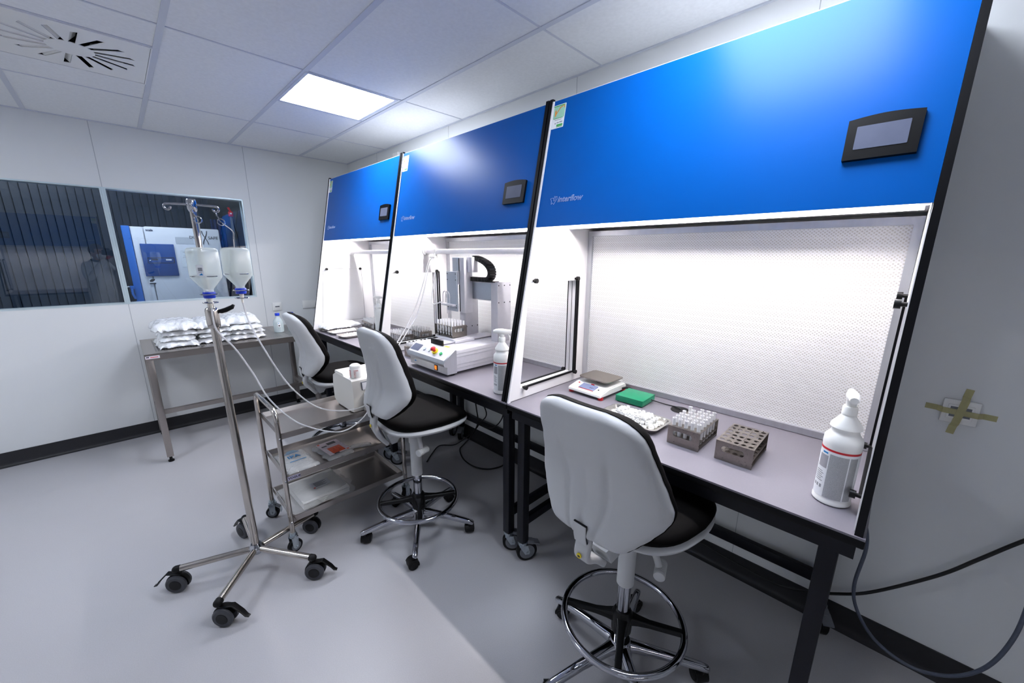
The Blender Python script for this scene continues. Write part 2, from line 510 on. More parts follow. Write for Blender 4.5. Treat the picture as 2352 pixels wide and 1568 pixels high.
# ------------------------------------------------------------------ windows in the left wall
for n, (a, b) in enumerate(((-1.98, -1.05), (-2.933, -1.994))):
    wo = bpy.data.objects.new('window_%d' % (n + 1), None)
    col.objects.link(wo); struct(wo); W[wo.name] = M()
    out = [(a, WZ0), (b, WZ0), (b, WZ1), (a, WZ1)]
    inn = [(a + 0.011, WZ0 + 0.011), (b - 0.011, WZ0 + 0.011), (b - 0.011, WZ1 - 0.011), (a + 0.011, WZ1 - 0.011)]
    MB().plate(out, [inn], 0.098, yz(-0.047)).build('window_frame', fr_m, wo)
    MB().box((-0.012, (a + b) / 2, (WZ0 + WZ1) / 2), (0.0005, b - a - 0.03, WZ1 - WZ0 - 0.03)).build('pane', pane_m, wo)
struct(MB().box((-0.045, -1.987, (WZ0 + WZ1) / 2), (0.1, 0.0135, WZ1 - WZ0)).build('trim_%d' % k, fr_m)); k += 1

# ------------------------------------------------------------------ the room behind the window
nxt_wall = mat('next_room_wall', '#6d757d', 0.6, noise=(2, 0.03))
slab('wall_next', (-2.05, -2.0, H / 2), (0.1, 5.0, H), nxt_wall)
slab('wall_next_side', (-1.05, 0.4, H / 2), (2.0, 0.1, H), nxt_wall)
slab('wall_next_end', (-1.05, RYM - 0.05, H / 2), (1.9, 0.1, H), nxt_wall)
slab('ceiling_next', (-1.08, -1.95, H + 0.05), (1.96, 4.9, 0.1), ceil_m)
nl = thing('ceiling_light', 'unseen ceiling lamp added to light the room behind the window', 'ceiling light', (-0.42, -1.9, H))  # unseen lamp added so the freezer and slats are lit
MB().box((0, 0, -0.003), (0.3, 1.2, 0.004)).build('diffuser', next_m, nl, local=True)
MB().plate(rrect(0, 0, 0.34, 1.24, 0.003), [rrect(0, 0, 0.305, 1.205, 0.003)], 0.01, M.Translation((0, 0, -0.006))).build('frame', grid_m, nl, local=True)
slat_m = mat('dark_slat', '#2d3a4a', 0.36, noise=(3, 0.1))
sl = MB()
y = RYM + 0.05
while y < -1.09:
    sl.box((-1.5, y, 1.22), (0.004, 0.057, 2.3), M.Rotation(0.32, 4, 'Z'))
    y += 0.06
sl.box((-1.5, -2.65, 2.39), (0.05, 3.2, 0.05))
tag(sl.build('slat_curtain', slat_m), 'dark floor-length curtain of vertical slats behind the window', 'curtain')

fz_w = mat('freezer_door', '#dcdde2', 0.35, noise=(4, 0.02))
fz_b = mat('freezer_blue', '#0f66c0', 0.4, noise=(10, 0.04))
fz_n = mat('freezer_panel_blue', '#0b4791', 0.35, noise=(30, 0.06))
fz = thing('laboratory_freezer', 'tall white laboratory freezer with blue edge behind the window', 'freezer', (-1.16, -1.52, 0.0))
XF = -0.9
MB().box((-1.17, -1.53, 0.97), (0.46, 0.72, 1.78), bev=0.01).build('cabinet', fz_w, fz)
MB().box((-0.92, -1.443, 0.98), (0.04, 0.62, 1.77), bev=0.014).build('door', fz_w, fz)
MB().box((-0.925, -1.885, 0.98), (0.05, 0.06, 1.77), bev=0.006).build('hinge_post', fz_b, fz)
MB().box((-0.935, -1.805, 0.98), (0.05, 0.095, 1.76), bev=0.01).build('door_seal_strip', fz_w, fz)
MB().box((-0.893, -1.675, 1.532), (0.012, 0.262, 0.325), bev=0.004).build('control_panel', fz_n, fz)
MB().plate(rrect(-1.665, 1.53, 0.21, 0.058, 0.004), [rrect(-1.665, 1.53, 0.198, 0.046, 0.003)], 0.002, yz(-0.886)).mark(0)\
    .box((-0.886, -1.715, 1.538), (0.001, 0.05, 0.012)).mark(0).box((-0.886, -1.605, 1.535), (0.0012, 0.045, 0.014)).mark(1).sphere((-0.886, -1.75, 1.528), 0.006).mark(1).build('display_strip', [ink_m, paper_m], fz)
MB().text('scala', 0.029, yz(-0.897) @ M.Translation((-1.74, 1.822, 0)), bold=0.0006).build('maker_lettering', mat('navy_ink', '#1c2a55', 0.5, noise=(20, 0.03)), fz)
lg = MB().text('DUO', 0.042, yz(-0.897) @ M.Translation((-1.405, 1.757, 0))).text('SAFE', 0.042, yz(-0.897) @ M.Translation((-1.242, 1.757, 0)))
for sgn in (-1, 1):
    lg.tube([(-0.898, -1.268 + sgn * 0.022 * math.cos(t / 1.9 * PI), 1.70 + 0.075 * t) for t in [j / 8 * 1.9 for j in range(9)]], 0.0035, 6, k=2)
lg.build('brand_lettering', ink_m, fz)
MB().box((-0.8985, -1.447, 1.735), (0.001, 0.15, 0.07)).build('blank_sticker', mat('pale_sticker', '#c9ccd2', 0.6, noise=(8, 0.01)), fz)
MB().box((-0.8985, -1.447, 1.545), (0.001, 0.11, 0.175)).mark(0).box((-0.895, -1.425, 1.615), (0.008, 0.045, 0.022), bev=0.003).mark(1)\
    .box((-0.8978, -1.465, 1.615), (0.0006, 0.03, 0.005)).box((-0.8978, -1.46, 1.56), (0.0006, 0.05, 0.004)).box((-0.8978, -1.455, 1.575), (0.0006, 0.05, 0.003)).mark(2).build('notice_sheet', [paper_m, ink_m, grey_txt], fz)
MB().box((-0.8985, -1.765, 1.318), (0.001, 0.055, 0.052)).mark(0).box((-0.8978, -1.765, 1.297), (0.0006, 0.05, 0.01)).prism([(-1.788, 1.325), (-1.77, 1.34), (-1.742, 1.342), (-1.745, 1.328), (-1.765, 1.312), (-1.783, 1.312)], 'x', -0.898, -0.8975).mark(1).build('badge', [paper_m, ink_m], fz)
h = MB().box((-0.885, -1.925, 1.262), (0.03, 0.036, 0.034), bev=0.004).mark(0).sweep([(-0.875, -1.93, 1.25), (-0.865, -1.932, 1.2), (-0.868, -1.92, 1.15)], rrect(0, 0, 0.02, 0.012, 0.004)).mark(0)
h.build('handle', fz_b, fz)
MB().cyl((-0.88, -1.945, 1.27), (-0.88, -1.99, 1.265), 0.007).sphere((-0.88, -1.992, 1.262), 0.011).build('lock', zinc_m, fz)
MB().box((-1.16, -1.52, 0.04), (0.44, 0.7, 0.08)).build('plinth', black_m, fz)

tag(MB().prism([(-1.34 + 0.014 * math.sin(i * 1.3), -1.13 + 0.008 * i) for i in range(18)] + [(-1.36 + 0.014 * math.sin(i * 1.3), -1.13 + 0.008 * i) for i in range(17, -1, -1)], 'z', 0.0, 2.0).build('hanging_cloth', mat('navy_cloth', '#0c2c63', 0.8, noise=(10, 0.1))), 'navy blue floor-length cloth beside the white freezer', 'cloth')
rt = thing('wall_alarm', 'small red alarm unit with a dangling cable in the next room', 'alarm', (-0.98, -0.985, 2.02))
MB().box((-0.98, -0.985, 2.045), (0.05, 0.04, 0.055), bev=0.006).box((-0.98, -0.99, 2.09), (0.03, 0.015, 0.06), M.Rotation(0.4, 4, 'X')).build('housing', red_m, rt)
MB().box((-0.953, -0.985, 2.05), (0.004, 0.015, 0.015)).build('button', paper_m, rt)
MB().tube([(-0.98, -0.975, 2.02), (-0.985, -0.965, 1.9), (-0.98, -0.95, 1.8), (-0.985, -0.945, 1.66)], 0.005, 8, k=6).build('cable', cable_m, rt)
MB().box((-0.98, -0.985, 1.23), (0.02, 0.02, 1.59)).box((-0.98, -0.985, 0.222), (0.2, 0.2, 0.44)).build('post', nxt_wall, rt)
cb = thing('equipment_rack', 'dark open equipment rack seen at the window edge', 'rack', (-0.95, -0.72, 0))
MB().box((-1.15, -0.7, 0.78), (0.5, 0.34, 1.54)).build('carcass', mat('dark_grey_cabinet', '#2c3138', 0.5, noise=(6, 0.1)), cb)
sh = MB()
for z in (1.12, 1.27, 1.42, 1.52): sh.box((-0.89, -0.72, z), (0.03, 0.3, 0.012))
sh.build('shelf', alu_m, cb)
iv = MB()
for i in range(9): iv.cyl((-0.885, -0.85 + 0.03 * i, 1.13), (-0.885, -0.85 + 0.03 * i, 1.2 + 0.03 * (i % 3)), 0.011, n=10)
for i in range(7): iv.box((-0.885, -0.84 + 0.04 * i, 1.31), (0.012, 0.025, 0.06 + 0.02 * (i % 2)))
iv.build('instrument', hub_m, cb)

# ------------------------------------------------------------------ laminar flow hoods
HW = 0.675
ez = V((0, S, 1)).normalized(); nn = V((0, -1, S)).normalized()
def FM(x, z, off=0.0):
    p = V((x, -D + z * S, z)) + nn * off
    return M(((1, ez.x, nn.x, p.x), (0, ez.y, nn.y, p.y), (0, ez.z, nn.z, p.z), (0, 0, 0, 1)))
def fy(z, back=0.0): return -D + z * S + back
Z1, Z2 = ZBB - ZB, ZT - ZB
hole = [(-0.604, 0.582), (-0.225, 0.582), (-0.225, 0.057), (-0.66, 0.057)]
def hood(label, xc, left_open=True, bar=False, name='laminar_flow_hood', strip=strip_m):
    t = thing(name, label, 'laminar flow hood', (xc, 0, ZB))
    L = dict(parent=t, local=True)
    sidep = [(fy(0, 0.014), 0.002), (fy(Z2, 0.014), Z2), (-0.004, Z2), (-0.004, 0.002)]
    for sg in (-1, 1):
        closed = sg < 0 and not left_open
        p = MB().plate(sidep, [hole], 0.02, yz(sg * (HW - 0.01))).build('side_panel', white_m, **L)
        x0 = sg * (HW - 0.022)
        if closed:
            q = MB().plate([(a * 1.0, b) for a, b in ((-0.601, 0.579), (-0.228, 0.579), (-0.228, 0.060), (-0.657, 0.060))], [], 0.018, yz(sg * (HW - 0.0105))).build('window_infill', white_m, parent=p, local=True)
            kn = ((-0.576, 0.577), (-0.245, 0.577))
        else:
            r = MB()
            for o in (0.0, 0.018): r.box((x0, -0.220 + o, 0.32), (0.010, 0.009, 0.54))
            r.build('window_rail', black_m, parent=p, local=True)
            MB().sweep([(x0, -0.64, 0.058), (x0, -0.235, 0.058)], rrect(0, 0, 0.011, 0.010, 0.002)).build('window_rail', black_m, parent=p, local=True)
            kn = ((-0.575, 0.592), (-0.232, 0.592), (-0.222, 0.058), (-0.64, 0.060))
        for a, b in kn:
            MB().cyl((x0 + sg * 0.003, a, b), (x0 - sg * 0.012, a, b), 0.006, n=12).cyl((x0 - sg * 0.010, a, b), (x0 - sg * 0.024, a, b), 0.012, n=14).build('knob', plastic_black, parent=p, local=True)
        tr = MB().skin([[b for b in r] for r in []]) if False else MB()
        xs = (sg * HW, sg * (HW - 0.0175))
        tr.prism([(fy(-0.02, -0.004), -0.02), (fy(Z2, -0.004), Z2 + 0.012), (fy(Z2, 0.013), Z2 + 0.012), (fy(-0.02, 0.013), -0.02)], 'x', min(xs), max(xs))
        tr.build('edge_trim', black_m, **L)
        if sg < 0:
            tr = MB().prism([(fy(0.0, -0.005), 0.0), (fy(Z2, -0.005), Z2), (fy(Z2, 0.012), Z2), (fy(0.0, 0.012), 0.0)], 'x', *sorted((sg * (HW - 0.0175), sg * (HW - 0.026))))
            tr.build('inner_edge', white_m, **L)
    bw = HW - 0.027
    fp = MB().prism([(fy(Z1), Z1), (fy(Z2), Z2), (fy(Z2, 0.0135), Z2), (fy(Z1, 0.0135), Z1)], 'x', -bw, HW - 0.018).build('front_panel', blue_m, **L)
    # touch display with an arched top
    cx, cz = HW - 0.142, 1.0195
    bz = MB()
    pl = [(-0.073, -0.056), (0.073, -0.056), (0.074, 0.050)] + [(0.074 - 0.148 * i / 10, 0.050 + 0.007 * math.sin(PI * i / 10)) for i in range(1, 10)] + [(-0.074, 0.050)]
    bz.plate(pl, [], 0.012, FM(cx, cz, 0.0065))
    bz = bz.build('control_display', bezel_m, parent=fp, local=True)
    MB().plate(rrect(-0.001, 0.0, 0.105, 0.06, 0.002), [], 0.0015, FM(cx, cz, 0.0128)).build('screen', screen_m, parent=fp, local=True)
    # approval sticker
    lb = MB().plate(rrect(0, 0, 0.07, 0.105, 0.003), [], 0.0006, FM(-HW + 0.063, 1.332, 0.0005)).mark(0)
    lb.plate(rrect(0, 0.022, 0.064, 0.056, 0.001), [], 0.0006, FM(-HW + 0.063, 1.332, 0.0009)).mark(1)
    lb.plate([(-0.024, 0.026), (-0.018, 0.032), (-0.014, 0.012), (0.006, 0.036), (0.024, 0.043), (0.026, 0.034), (0.03, 0.032), (0.027, 0.046), (0.004, 0.041), (-0.014, 0.018), (-0.018, 0.002), (-0.022, 0.002)], [], 0.0006, FM(-HW + 0.063, 1.332, 0.0013)).mark(2)
    for q in ((-0.004, 0.0475, 0.06, 0.004), (-0.002, -0.008, 0.054, 0.002), (0.012, -0.04, 0.034, 0.008), (0.012, -0.047, 0.034, 0.002)):
        lb.plate(rrect(q[0], q[1], q[2], q[3], 0.0008), [], 0.0006, FM(-HW + 0.063, 1.332, 0.0013))
    lb.mark(3)
    for q in ((-0.014, -0.03, 0.006, 0.006), (0.0, -0.028, 0.012, 0.004), (0.018, -0.027, 0.016, 0.005), (0.0, -0.015, 0.04, 0.002)):
        lb.plate(rrect(q[0], q[1], q[2], q[3], 0.0008), [], 0.0006, FM(-HW + 0.063, 1.332, 0.0013))
    lb.mark(4)
    lb.build('approval_sticker', [paper_m, mat('mint_print', '#9fd0b4', 0.5, noise=(40, 0.03)), mat('orange_print', '#e88a1a', 0.5, noise=(40, 0.05)), mat('green_print', '#3fa84c', 0.5, noise=(40, 0.05)), grey_txt], parent=fp, local=True)
    # maker's lettering with its winged mark, drawn as outlines
    tx = MB().text('interflow', 0.0365, FM(-HW + 0.134, 0.948, 0.0006), outline=0.00055, shear=0.2)
    wg = [(0, 0.014), (0.006, 0.004), (0.008, -0.012), (0.016, -0.006), (0.022, -0.014), (0.038, 0.012), (0.036, 0.022), (0.028, 0.018), (0.024, 0.024), (0.018, 0.012), (0.012, 0.016)]
    fm = FM(-HW + 0.092, 0.953, 0.0006)
    tx.tube([fm @ V((a, b, 0)) for a, b in wg], 0.0006, 5, True)
    tx.tube([fm @ V((a, b, 0)) for a, b in ((0.018, 0.012), (0.02, 0.002), (0.026, 0.002), (0.028, 0.018))], 0.0005, 5)
    tx.build('maker_lettering', print_w, parent=fp, local=True, smooth=False)
    # interior
    up = MB().box((0, -0.305, Z1 + 0.022), (2 * HW - 0.042, 0.5, 0.008)).build('underside_panel', white_m, **L)
    MB().box((0, -0.316, Z1 + 0.0145), (2 * HW - 0.09, 0.010, 0.006)).build('light_strip', strip, **L)
    MB().box((0, -0.3075, Z1 + 0.012), (2 * HW - 0.06, 0.003, 0.013)).build('strip_baffle', white_m, parent=up, local=True)
    MB().box((0, -0.222, Z2 + 0.004), (2 * HW, 0.436, 0.008)).build('top_panel', white_m, **L)
    MB().box((0, -0.008, (Z1 + Z2) / 2), (2 * HW - 0.042, 0.008, Z2 - Z1)).build('back_panel', white_m, **L)
    fx = HW - 0.021
    MB().plate(rrect(0, 0.4235, 2 * fx, 0.843, 0.002), [rrect(0, 0.4235, 2 * fx - 0.05, 0.79, 0.002)], 0.03, M(((1, 0, 0, 0), (0, 0, -1, -0.110), (0, 1, 0, 0), (0, 0, 0, 1)))).build('filter_frame', alu_m, **L)
    MB().box((0, -0.064, 0.4235), (2 * fx - 0.049, 0.09, 0.792)).build('filter', filter_m, **L)
    if bar:
        b = MB().box((0, -0.313, 0.739), (2 * HW - 0.045, 0.03, 0.034), bev=0.004)
        for sg in (-1, 1): b.cyl((sg * (HW - 0.03), -0.313, 0.742), (sg * (HW - 0.02), -0.313, 0.742), 0.03, n=20).box((sg * (HW - 0.035), -0.313, 0.735), (0.03, 0.036, 0.04), bev=0.004)
        b.build('hanging_bar', white_m, **L)
    return t
h0 = hood('nearest blue-fronted laminar flow hood, over the test tube racks and scale', 4.008)
h1 = hood('middle blue-fronted laminar flow hood, over the dispensing robot', 2.651, bar=True)
h2 = hood('farthest blue-fronted laminar flow hood, by the window wall', 1.292, left_open=False, bar=True)
h3 = dup(h0, (RXM - 0.012, -2.79, ZB), -PI / 2, 'blue-fronted laminar flow hood reflected in the window, behind the photographer')
for o in h3.children:
    if o.name.startswith('light_strip'):
        o.data = o.data.copy(); o.data.materials[0] = mat('dim_led_strip', '#ffffff', 0.6, emit=(C_STRIP, E_STRIP * 0.36))

# ------------------------------------------------------------------ benches
def bench_caster(root, x, y, ztop, brake=True, rot=0.0, r=0.056, wid=0.03):
    mt = M.Translation((x, y, 0)) @ M.Rotation(rot, 4, 'Z')
    def tm(mb): mb.bm.transform(mt); return mb
    c = MB().cyl((0, 0, ztop - 0.012), (0, 0, ztop), 0.026, n=20).cyl((0, 0, ztop - 0.026), (0, 0, ztop - 0.012), 0.022, 0.026, n=20)
    for sg in (-1, 1):
        c.prism([(-0.024, ztop - 0.022), (0.02, ztop - 0.022), (-0.010, r - 0.012), (-0.032, r - 0.012), (-0.036, r)], 'x', *sorted((sg * 0.019, sg * 0.022)))
    c.box((0, -0.003, ztop - 0.022), (0.044, 0.046, 0.004)).cyl((-0.026, -0.022, r), (0.026, -0.022, r), 0.006, n=10)
    c = tm(c).build('caster', zinc_m, root, local=True)
    wl = MB().sweep([V((-wid / 2, -0.022, r)), V((-wid / 2 + 0.004, -0.022, r)), V((wid / 2 - 0.004, -0.022, r)), V((wid / 2, -0.022, r))], [(math.cos(2 * PI * i / 28), math.sin(2 * PI * i / 28)) for i in range(28)], sc_=[r - 0.004, r, r, r - 0.004]).mark(0)
    for sg in (-1, 1): wl.cyl((sg * (wid / 2 - 0.002), -0.022, r), (sg * (wid / 2 + 0.0012), -0.022, r), r * 0.74, n=28)
    wl.mark(1)
    tm(wl).build('wheel', [rubber_m, hub_m], c, local=True)
    if brake:
        b = MB().box((0, -0.040, ztop - 0.008), (0.036, 0.034, 0.018), M.Rotation(0.3, 4, 'X'), bev=0.002).prism([(-0.045, ztop - 0.004), (-0.092, ztop - 0.022), (-0.092, ztop - 0.029), (-0.045, ztop - 0.014)], 'x', -0.02, 0.02)
        tm(b).build('brake_lever', hub_m, c, local=True)
    return c
def bench(label, x0, x1, legl, legr):
    xc = (x0 + x1) / 2
    t = thing('lab_bench', label, 'bench', (xc, 0, 0))
    a, b = x0 - xc, x1 - xc
    yf = -0.757
    MB().box((0, (yf - 0.008) / 2, ZB - 0.0035), (b - a - 0.002, -yf - 0.010, 0.0065)).mark(0).box((0, (yf - 0.008) / 2, ZB - 0.018), (b - a, -yf - 0.008, 0.026), bev=0.004).mark(1).build('worktop', [top_m, black_m], t, local=True)
    L0, L1 = legl - xc, legr - xc
    f = MB()
    zz = ZB - 0.056
    for y in (yf + 0.045, -0.06): f.box((0, y, zz), (b - a - 0.03, 0.045, 0.05))
    for x in (L0, L1): f.box((x, -0.385, zz), (0.042, 0.62, 0.05))
    f.build('top_frame', frame_m, t, local=True)
    for x in (L0, L1):
        for y in (yf + 0.0455, -0.0605):
            MB().box((x, y, 0.4695), (0.045, 0.045, 0.705), bev=0.003).build('leg', frame_m, t, local=True)
            bench_caster(t, x, y, 0.118, rot=(2.45 if y < -0.5 else 0.5) + (0.15 if x < 0 else 0))
        MB().box((x, -0.386, 0.235), (0.03, 0.605, 0.045), bev=0.002).build('side_rail', frame_m, t, local=True)
    MB().box(((L0 + L1) / 2, -0.055, 0.235), (L1 - L0 - 0.045, 0.03, 0.05), bev=0.002).build('rear_rail', frame_m, t, local=True)
    return t
bench('nearest grey-topped lab bench on casters, under the racks and scale', 3.354, 4.690, 3.432, 4.622)
bench('middle grey-topped lab bench on casters, carrying the dispensing robot', 2.000, 3.350, 2.05, 3.325)
bench('farthest grey-topped lab bench on casters, carrying the steel trays', 0.650, 1.996, 0.755, 1.94)
rb = thing('lab_bench', 'lab bench on casters behind the photographer, below the reflected hood', 'bench', (RXM - 0.04, -2.79, 0), -PI / 2)
MB().box((0, -0.385, ZB - 0.0035), (1.34, 0.74, 0.0065)).mark(0).box((0, -0.385, ZB - 0.018), (1.342, 0.745, 0.026), bev=0.004).mark(1).build('worktop', [top_m, black_m], rb, local=True)
for x in (-0.6, 0.6):
    for y in (-0.72, -0.06):
        MB().box((x, y, 0.4875), (0.045, 0.045, 0.741), bev=0.003).build('leg', frame_m, rb, local=True)
        bench_caster(rb, x, y, 0.118, rot=PI)

# ------------------------------------------------------------------ office-style laboratory chairs
def interp(tab, v):
    for (a, x), (b, y) in zip(tab, tab[1:]):
        if v <= b: 
            t = (v - a) / (b - a); t = t * t * (3 - 2 * t) * 0.35 + t * 0.65
            return x + (y - x) * t
    return tab[-1][1]
BW = [(0, .118), (.03, .138), (.08, .160), (.15, .188), (.23, .214), (.30, .229), (.36, .231), (.5, .216), (.6, .204), (.7, .193), (.8, .184), (.87, .174), (.92, .160), (.96, .138), (.985, .112), (1, .08)]
BC = [(0, .0), (.12, .02), (.25, .034), (.36, .036), (.48, .024), (.62, .004), (.8, -.026), (1, -.06)]
def back_surface(o, th_f, th_b, grow=0.0, crease=0.0):
    """closed backrest pad: a grid over the shield outline, thickness rounded off at the rim"""
    NU, NV = 76, 48
    bm = o.bm
    HB = 0.44
    sgn = {}
    for side in (0, 1):
        for j in range(NV + 1):
            v = 0.5 - 0.5 * math.cos(PI * j / NV)
            wv = interp(BW, v) + grow
            for i in range(NU + 1):
                u = -math.cos(PI * i / NU)
                edge = i in (0, NU) or j in (0, NV)
                if side and edge:
                    sgn[(1, i, j)] = sgn[(0, i, j)]; continue
                x = u * wv
                z = v * (HB + 2 * grow) - grow
                ru = max(0.0, 1 - abs(u) ** 9) ** 0.5 if True else 1
                rv = max(0.0, 1 - abs(2 * v - 1) ** 11) ** 0.5
                k = ru * rv
                yc = interp(BC, v) + 0.75 * x * x
                if side == 0:
                    y = yc - th_b * k
                    if crease and v < 0.82:
                        fade = min(1, max(0, (0.80 - v) / 0.25)) * min(1, v / 0.03)
                        c0 = 0.30 + 0.22 * max(0, v - 0.42) * 2
                        d = (abs(u) - c0) / 0.045
                        y += crease * fade * (math.exp(-d * d) * 0.9)
                        if abs(u) < c0: y -= crease * 0.35 * fade
                        dg = (u + 0.0) / 0.05
                        y += crease * 0.5 * math.exp(-dg * dg) * min(1, max(0, (0.62 - v) / 0.1))
                else:
                    y = yc + th_f * k
                sgn[(side, i, j)] = bm.verts.new((x, y, z))
    for side in (0, 1):
        for j in range(NV):
            for i in range(NU):
                q = [sgn[(side, a, b)] for a, b in ((i, j), (i + 1, j), (i + 1, j + 1), (i, j + 1))]
                if len(set(q)) == 4:
                    try: bm.faces.new(q)
                    except ValueError: pass
    return o
def pad(o, outline, z_top, z_bot, dome=0.0, rings=9, p=5, c=(0, 0)):
    """closed cushion over an outline given as (x, y) points"""
    bm = o.bm
    n = len(outline)
    top, bot = [], []
    for r in range(rings + 1):
        s = math.sin(PI / 2 * r / rings)
        th = max(0.0, 1 - s ** p) ** 0.5
        for lst, zz, sg in ((top, z_top, 1), (bot, z_bot, -1)):
            zm = (z_top + z_bot) / 2
            if r == rings and sg < 0: lst.append(top[-1]); continue
            lst.append(o.ring([(c[0] + (x - c[0]) * s, c[1] + (y - c[1]) * s, zm + (zz - zm) * th + (dome * (1 - s * s) if sg > 0 else 0)) for x, y in outline]) if r else [bm.verts.new((c[0], c[1], zz + (dome if sg > 0 else 0)))])
    for lst in (top, bot):
        for a, b in zip(lst, lst[1:]):
            for j in range(n):
                q = (a[0], b[j], b[(j + 1) % n]) if len(a) == 1 else (a[j], b[j], b[(j + 1) % n], a[(j + 1) % n])
                try: bm.faces.new(q)
                except ValueError: pass
    return o
def twin_caster(root, x, y, zt_, ang, r=0.028, parent_label=None, lever=False, tyre=rubber_m, disc=plastic_black):
    mt = M.Translation((x, y, 0)) @ M.Rotation(ang, 4, 'Z')
    def tm(mb): mb.bm.transform(mt); return mb
    c = MB().cyl((0, 0, r + 0.012), (0, 0, zt_), 0.009, n=12)
    arc = [(0.016 + math.cos(t) * (r + 0.004), r + math.sin(t) * (r + 0.004)) for t in [math.radians(a) for a in range(20, 201, 15)]]
    hw = 0.009 if lever else 0.024
    c.prism(arc + [(0.016 - r * 0.3, r), (0.016 + r * 0.3, r + 0.012)], 'y', -hw, hw)
    if lever:
        c.sweep([(0.016 - 0.5 * r, 0, 2 * r), (0.016 + 0.9 * r, 0, 2.15 * r), (0.016 + 1.7 * r, 0, 1.35 * r), (0.016 + 2.0 * r, 0, 0.9 * r), (0.016 + 2.3 * r, 0, 0.8 * r)], rrect(0, 0, 0.026, 0.007, 0.003), sc_=[1, 1, .9, .8, .6], up=(0, 0, 1))
    c = tm(c).build('caster', plastic_black, root, local=True)
    wl = MB()
    for sg in (-1, 1):
        y0, y1 = sg * (0.010 if lever else 0.006), sg * 0.027
        wl.sweep([V((0.016, y0, r)), V((0.016, y0 + sg * 0.003, r)), V((0.016, y1 - sg * 0.005, r)), V((0.016, y1, r))], [(math.cos(2 * PI * i / 24), math.sin(2 * PI * i / 24)) for i in range(24)], sc_=[r - 0.003, r, r, r - 0.006])
    wl.mark(0)
    for sg in (-1, 1): wl.cyl((0.016, sg * 0.026, r), (0.016, sg * 0.0285, r), r * 0.62, r * 0.55, n=20)
    wl.mark(1)
    tm(wl).build('wheel', [tyre, disc], c, local=True)
    return c
def chair(label, x, y, rot, base_rot, ring_z, spoke, dz=0.08, dzb=0.0, dyb=0.0, sy_=0.0, lean=0.0):
    base_rot -= rot
    t = thing('laboratory_chair', label, 'chair', (x, y, 0), rot, 'laboratory chairs at the benches')
    L = dict(parent=t, local=True)
    zs = 0.605 + dz
    # seat
    ol = []
    for i in range(48):
        a = 2 * PI * i / 48
        cx, sx = math.cos(a), math.sin(a)
        X = math.copysign(abs(cx) ** 0.62, cx) * (0.228 if sx < 0 else 0.232)
        Y = math.copysign(abs(sx) ** 0.72, sx) * 0.232 + 0.045
        if sx < 0: X *= 1 - 0.12 * (-sx)
        ol.append((X, Y))
    s_ = pad(MB(), ol, zs + 0.082, zs + 0.012, dome=0.008, rings=12, p=6, c=(0, 0.045))
    for v in s_.bm.verts:   # waterfall front and raised rear edge
        q = v.co
        if q.z > zs + 0.03:
            q.z += -0.022 * max(0, (q.y - 0.14) / 0.13) ** 2 + 0.010 * max(0, (-q.y - 0.06) / 0.12) ** 2 + 0.014 * (abs(q.x) / 0.23) ** 3 - 0.006
    for v in s_.bm.verts: v.co.y += sy_
    s_.build('seat', fabric_m, **L)
    p_ = pad(MB(), [(a * 1.0, 0.045 + (b - 0.045) * 1.0) for a, b in ol], zs + 0.04, zs - 0.008, rings=8, p=9, c=(0, 0.045))
    for v in p_.bm.verts: v.co.y += sy_
    p_.build('seat_pan', shell_m, **L)
    # backrest
    T = M.Translation((0, -0.215 + dyb, 0.765 + dzb)) @ M.Rotation(-lean, 4, 'X')
    b = back_surface(MB(), 0.004, 0.046, crease=0.009)
    b.bm.transform(T)
    sh = b.build('backrest', shell_m, ang=60, **L)
    b = back_surface(MB(), 0.056, -0.004, grow=0.002)
    b.bm.transform(T)
    b.build('back_cushion', fabric_m, ang=60, **L)
    zb_ = 0.765 + dzb
    cover = MB().sweep([(0, -0.2405 + dyb, zb_ - 0.014), (0, -0.2470 + dyb, zb_ + 0.012), (0, -0.2490 + dyb, zb_ + 0.052)], rrect(0, 0, 0.046, 0.008, 0.003), up=(0, 1, 0)).mark(0)
    cover.sweep([(0, -0.2390 + dyb, zb_ - 0.010), (0, -0.2450 + dyb, zb_ + 0.012), (0, -0.2470 + dyb, zb_ + 0.0535)], rrect(0, 0, 0.0485, 0.007, 0.003), up=(0, 1, 0)).mark(1)
    cover.build('bracket_cover', [shell_m, black_m], parent=sh, local=True)
    # spine bracket
    pts = catmull([(0, -0.205 + dyb, zb_ + 0.03), (0, -0.224 + dyb, zb_ - 0.03), (0, -0.226 + dyb, zb_ - 0.075), (0, -0.198 + 0.6 * dyb, zs - 0.032), (0, -0.172 + 0.4 * dyb, zs - 0.066), (0, -0.163 + 0.35 * dyb, zs - 0.078)], 5)
    n = len(pts)
    br = MB().sweep(pts, rrect(0, 0, 0.054, 0.024, 0.009), up=(0, 1, 0), sc_=[1.0] * (n - 4) + [0.98, 0.9, 0.75, 0.5]).build('back_bracket', shell_m, **L)
    MB().cyl((0.0, -0.244 + dyb, zb_ - 0.062), (0.0, -0.2472 + dyb, zb_ - 0.062), 0.0085, n=20).mark(0).box((0, -0.2475 + dyb, zb_ - 0.063), (0.008, 0.0006, 0.006)).mark(1).build('round_sticker', [yellow_m, ink_m], parent=br, local=True)
    # mechanism
    mc = MB().prism([(-0.175 + 0.5 * dyb, zs - 0.012), (-0.10, zs - 0.004), (-0.085, zs - 0.02), (-0.12, zs - 0.072), (-0.15 + 0.3 * dyb, zs - 0.076)], 'x', -0.034, 0.034)
    mc.box((0, -0.03, zs - 0.028), (0.05, 0.17, 0.052), bev=0.006)
    mc.build('mechanism', shell_m, **L)
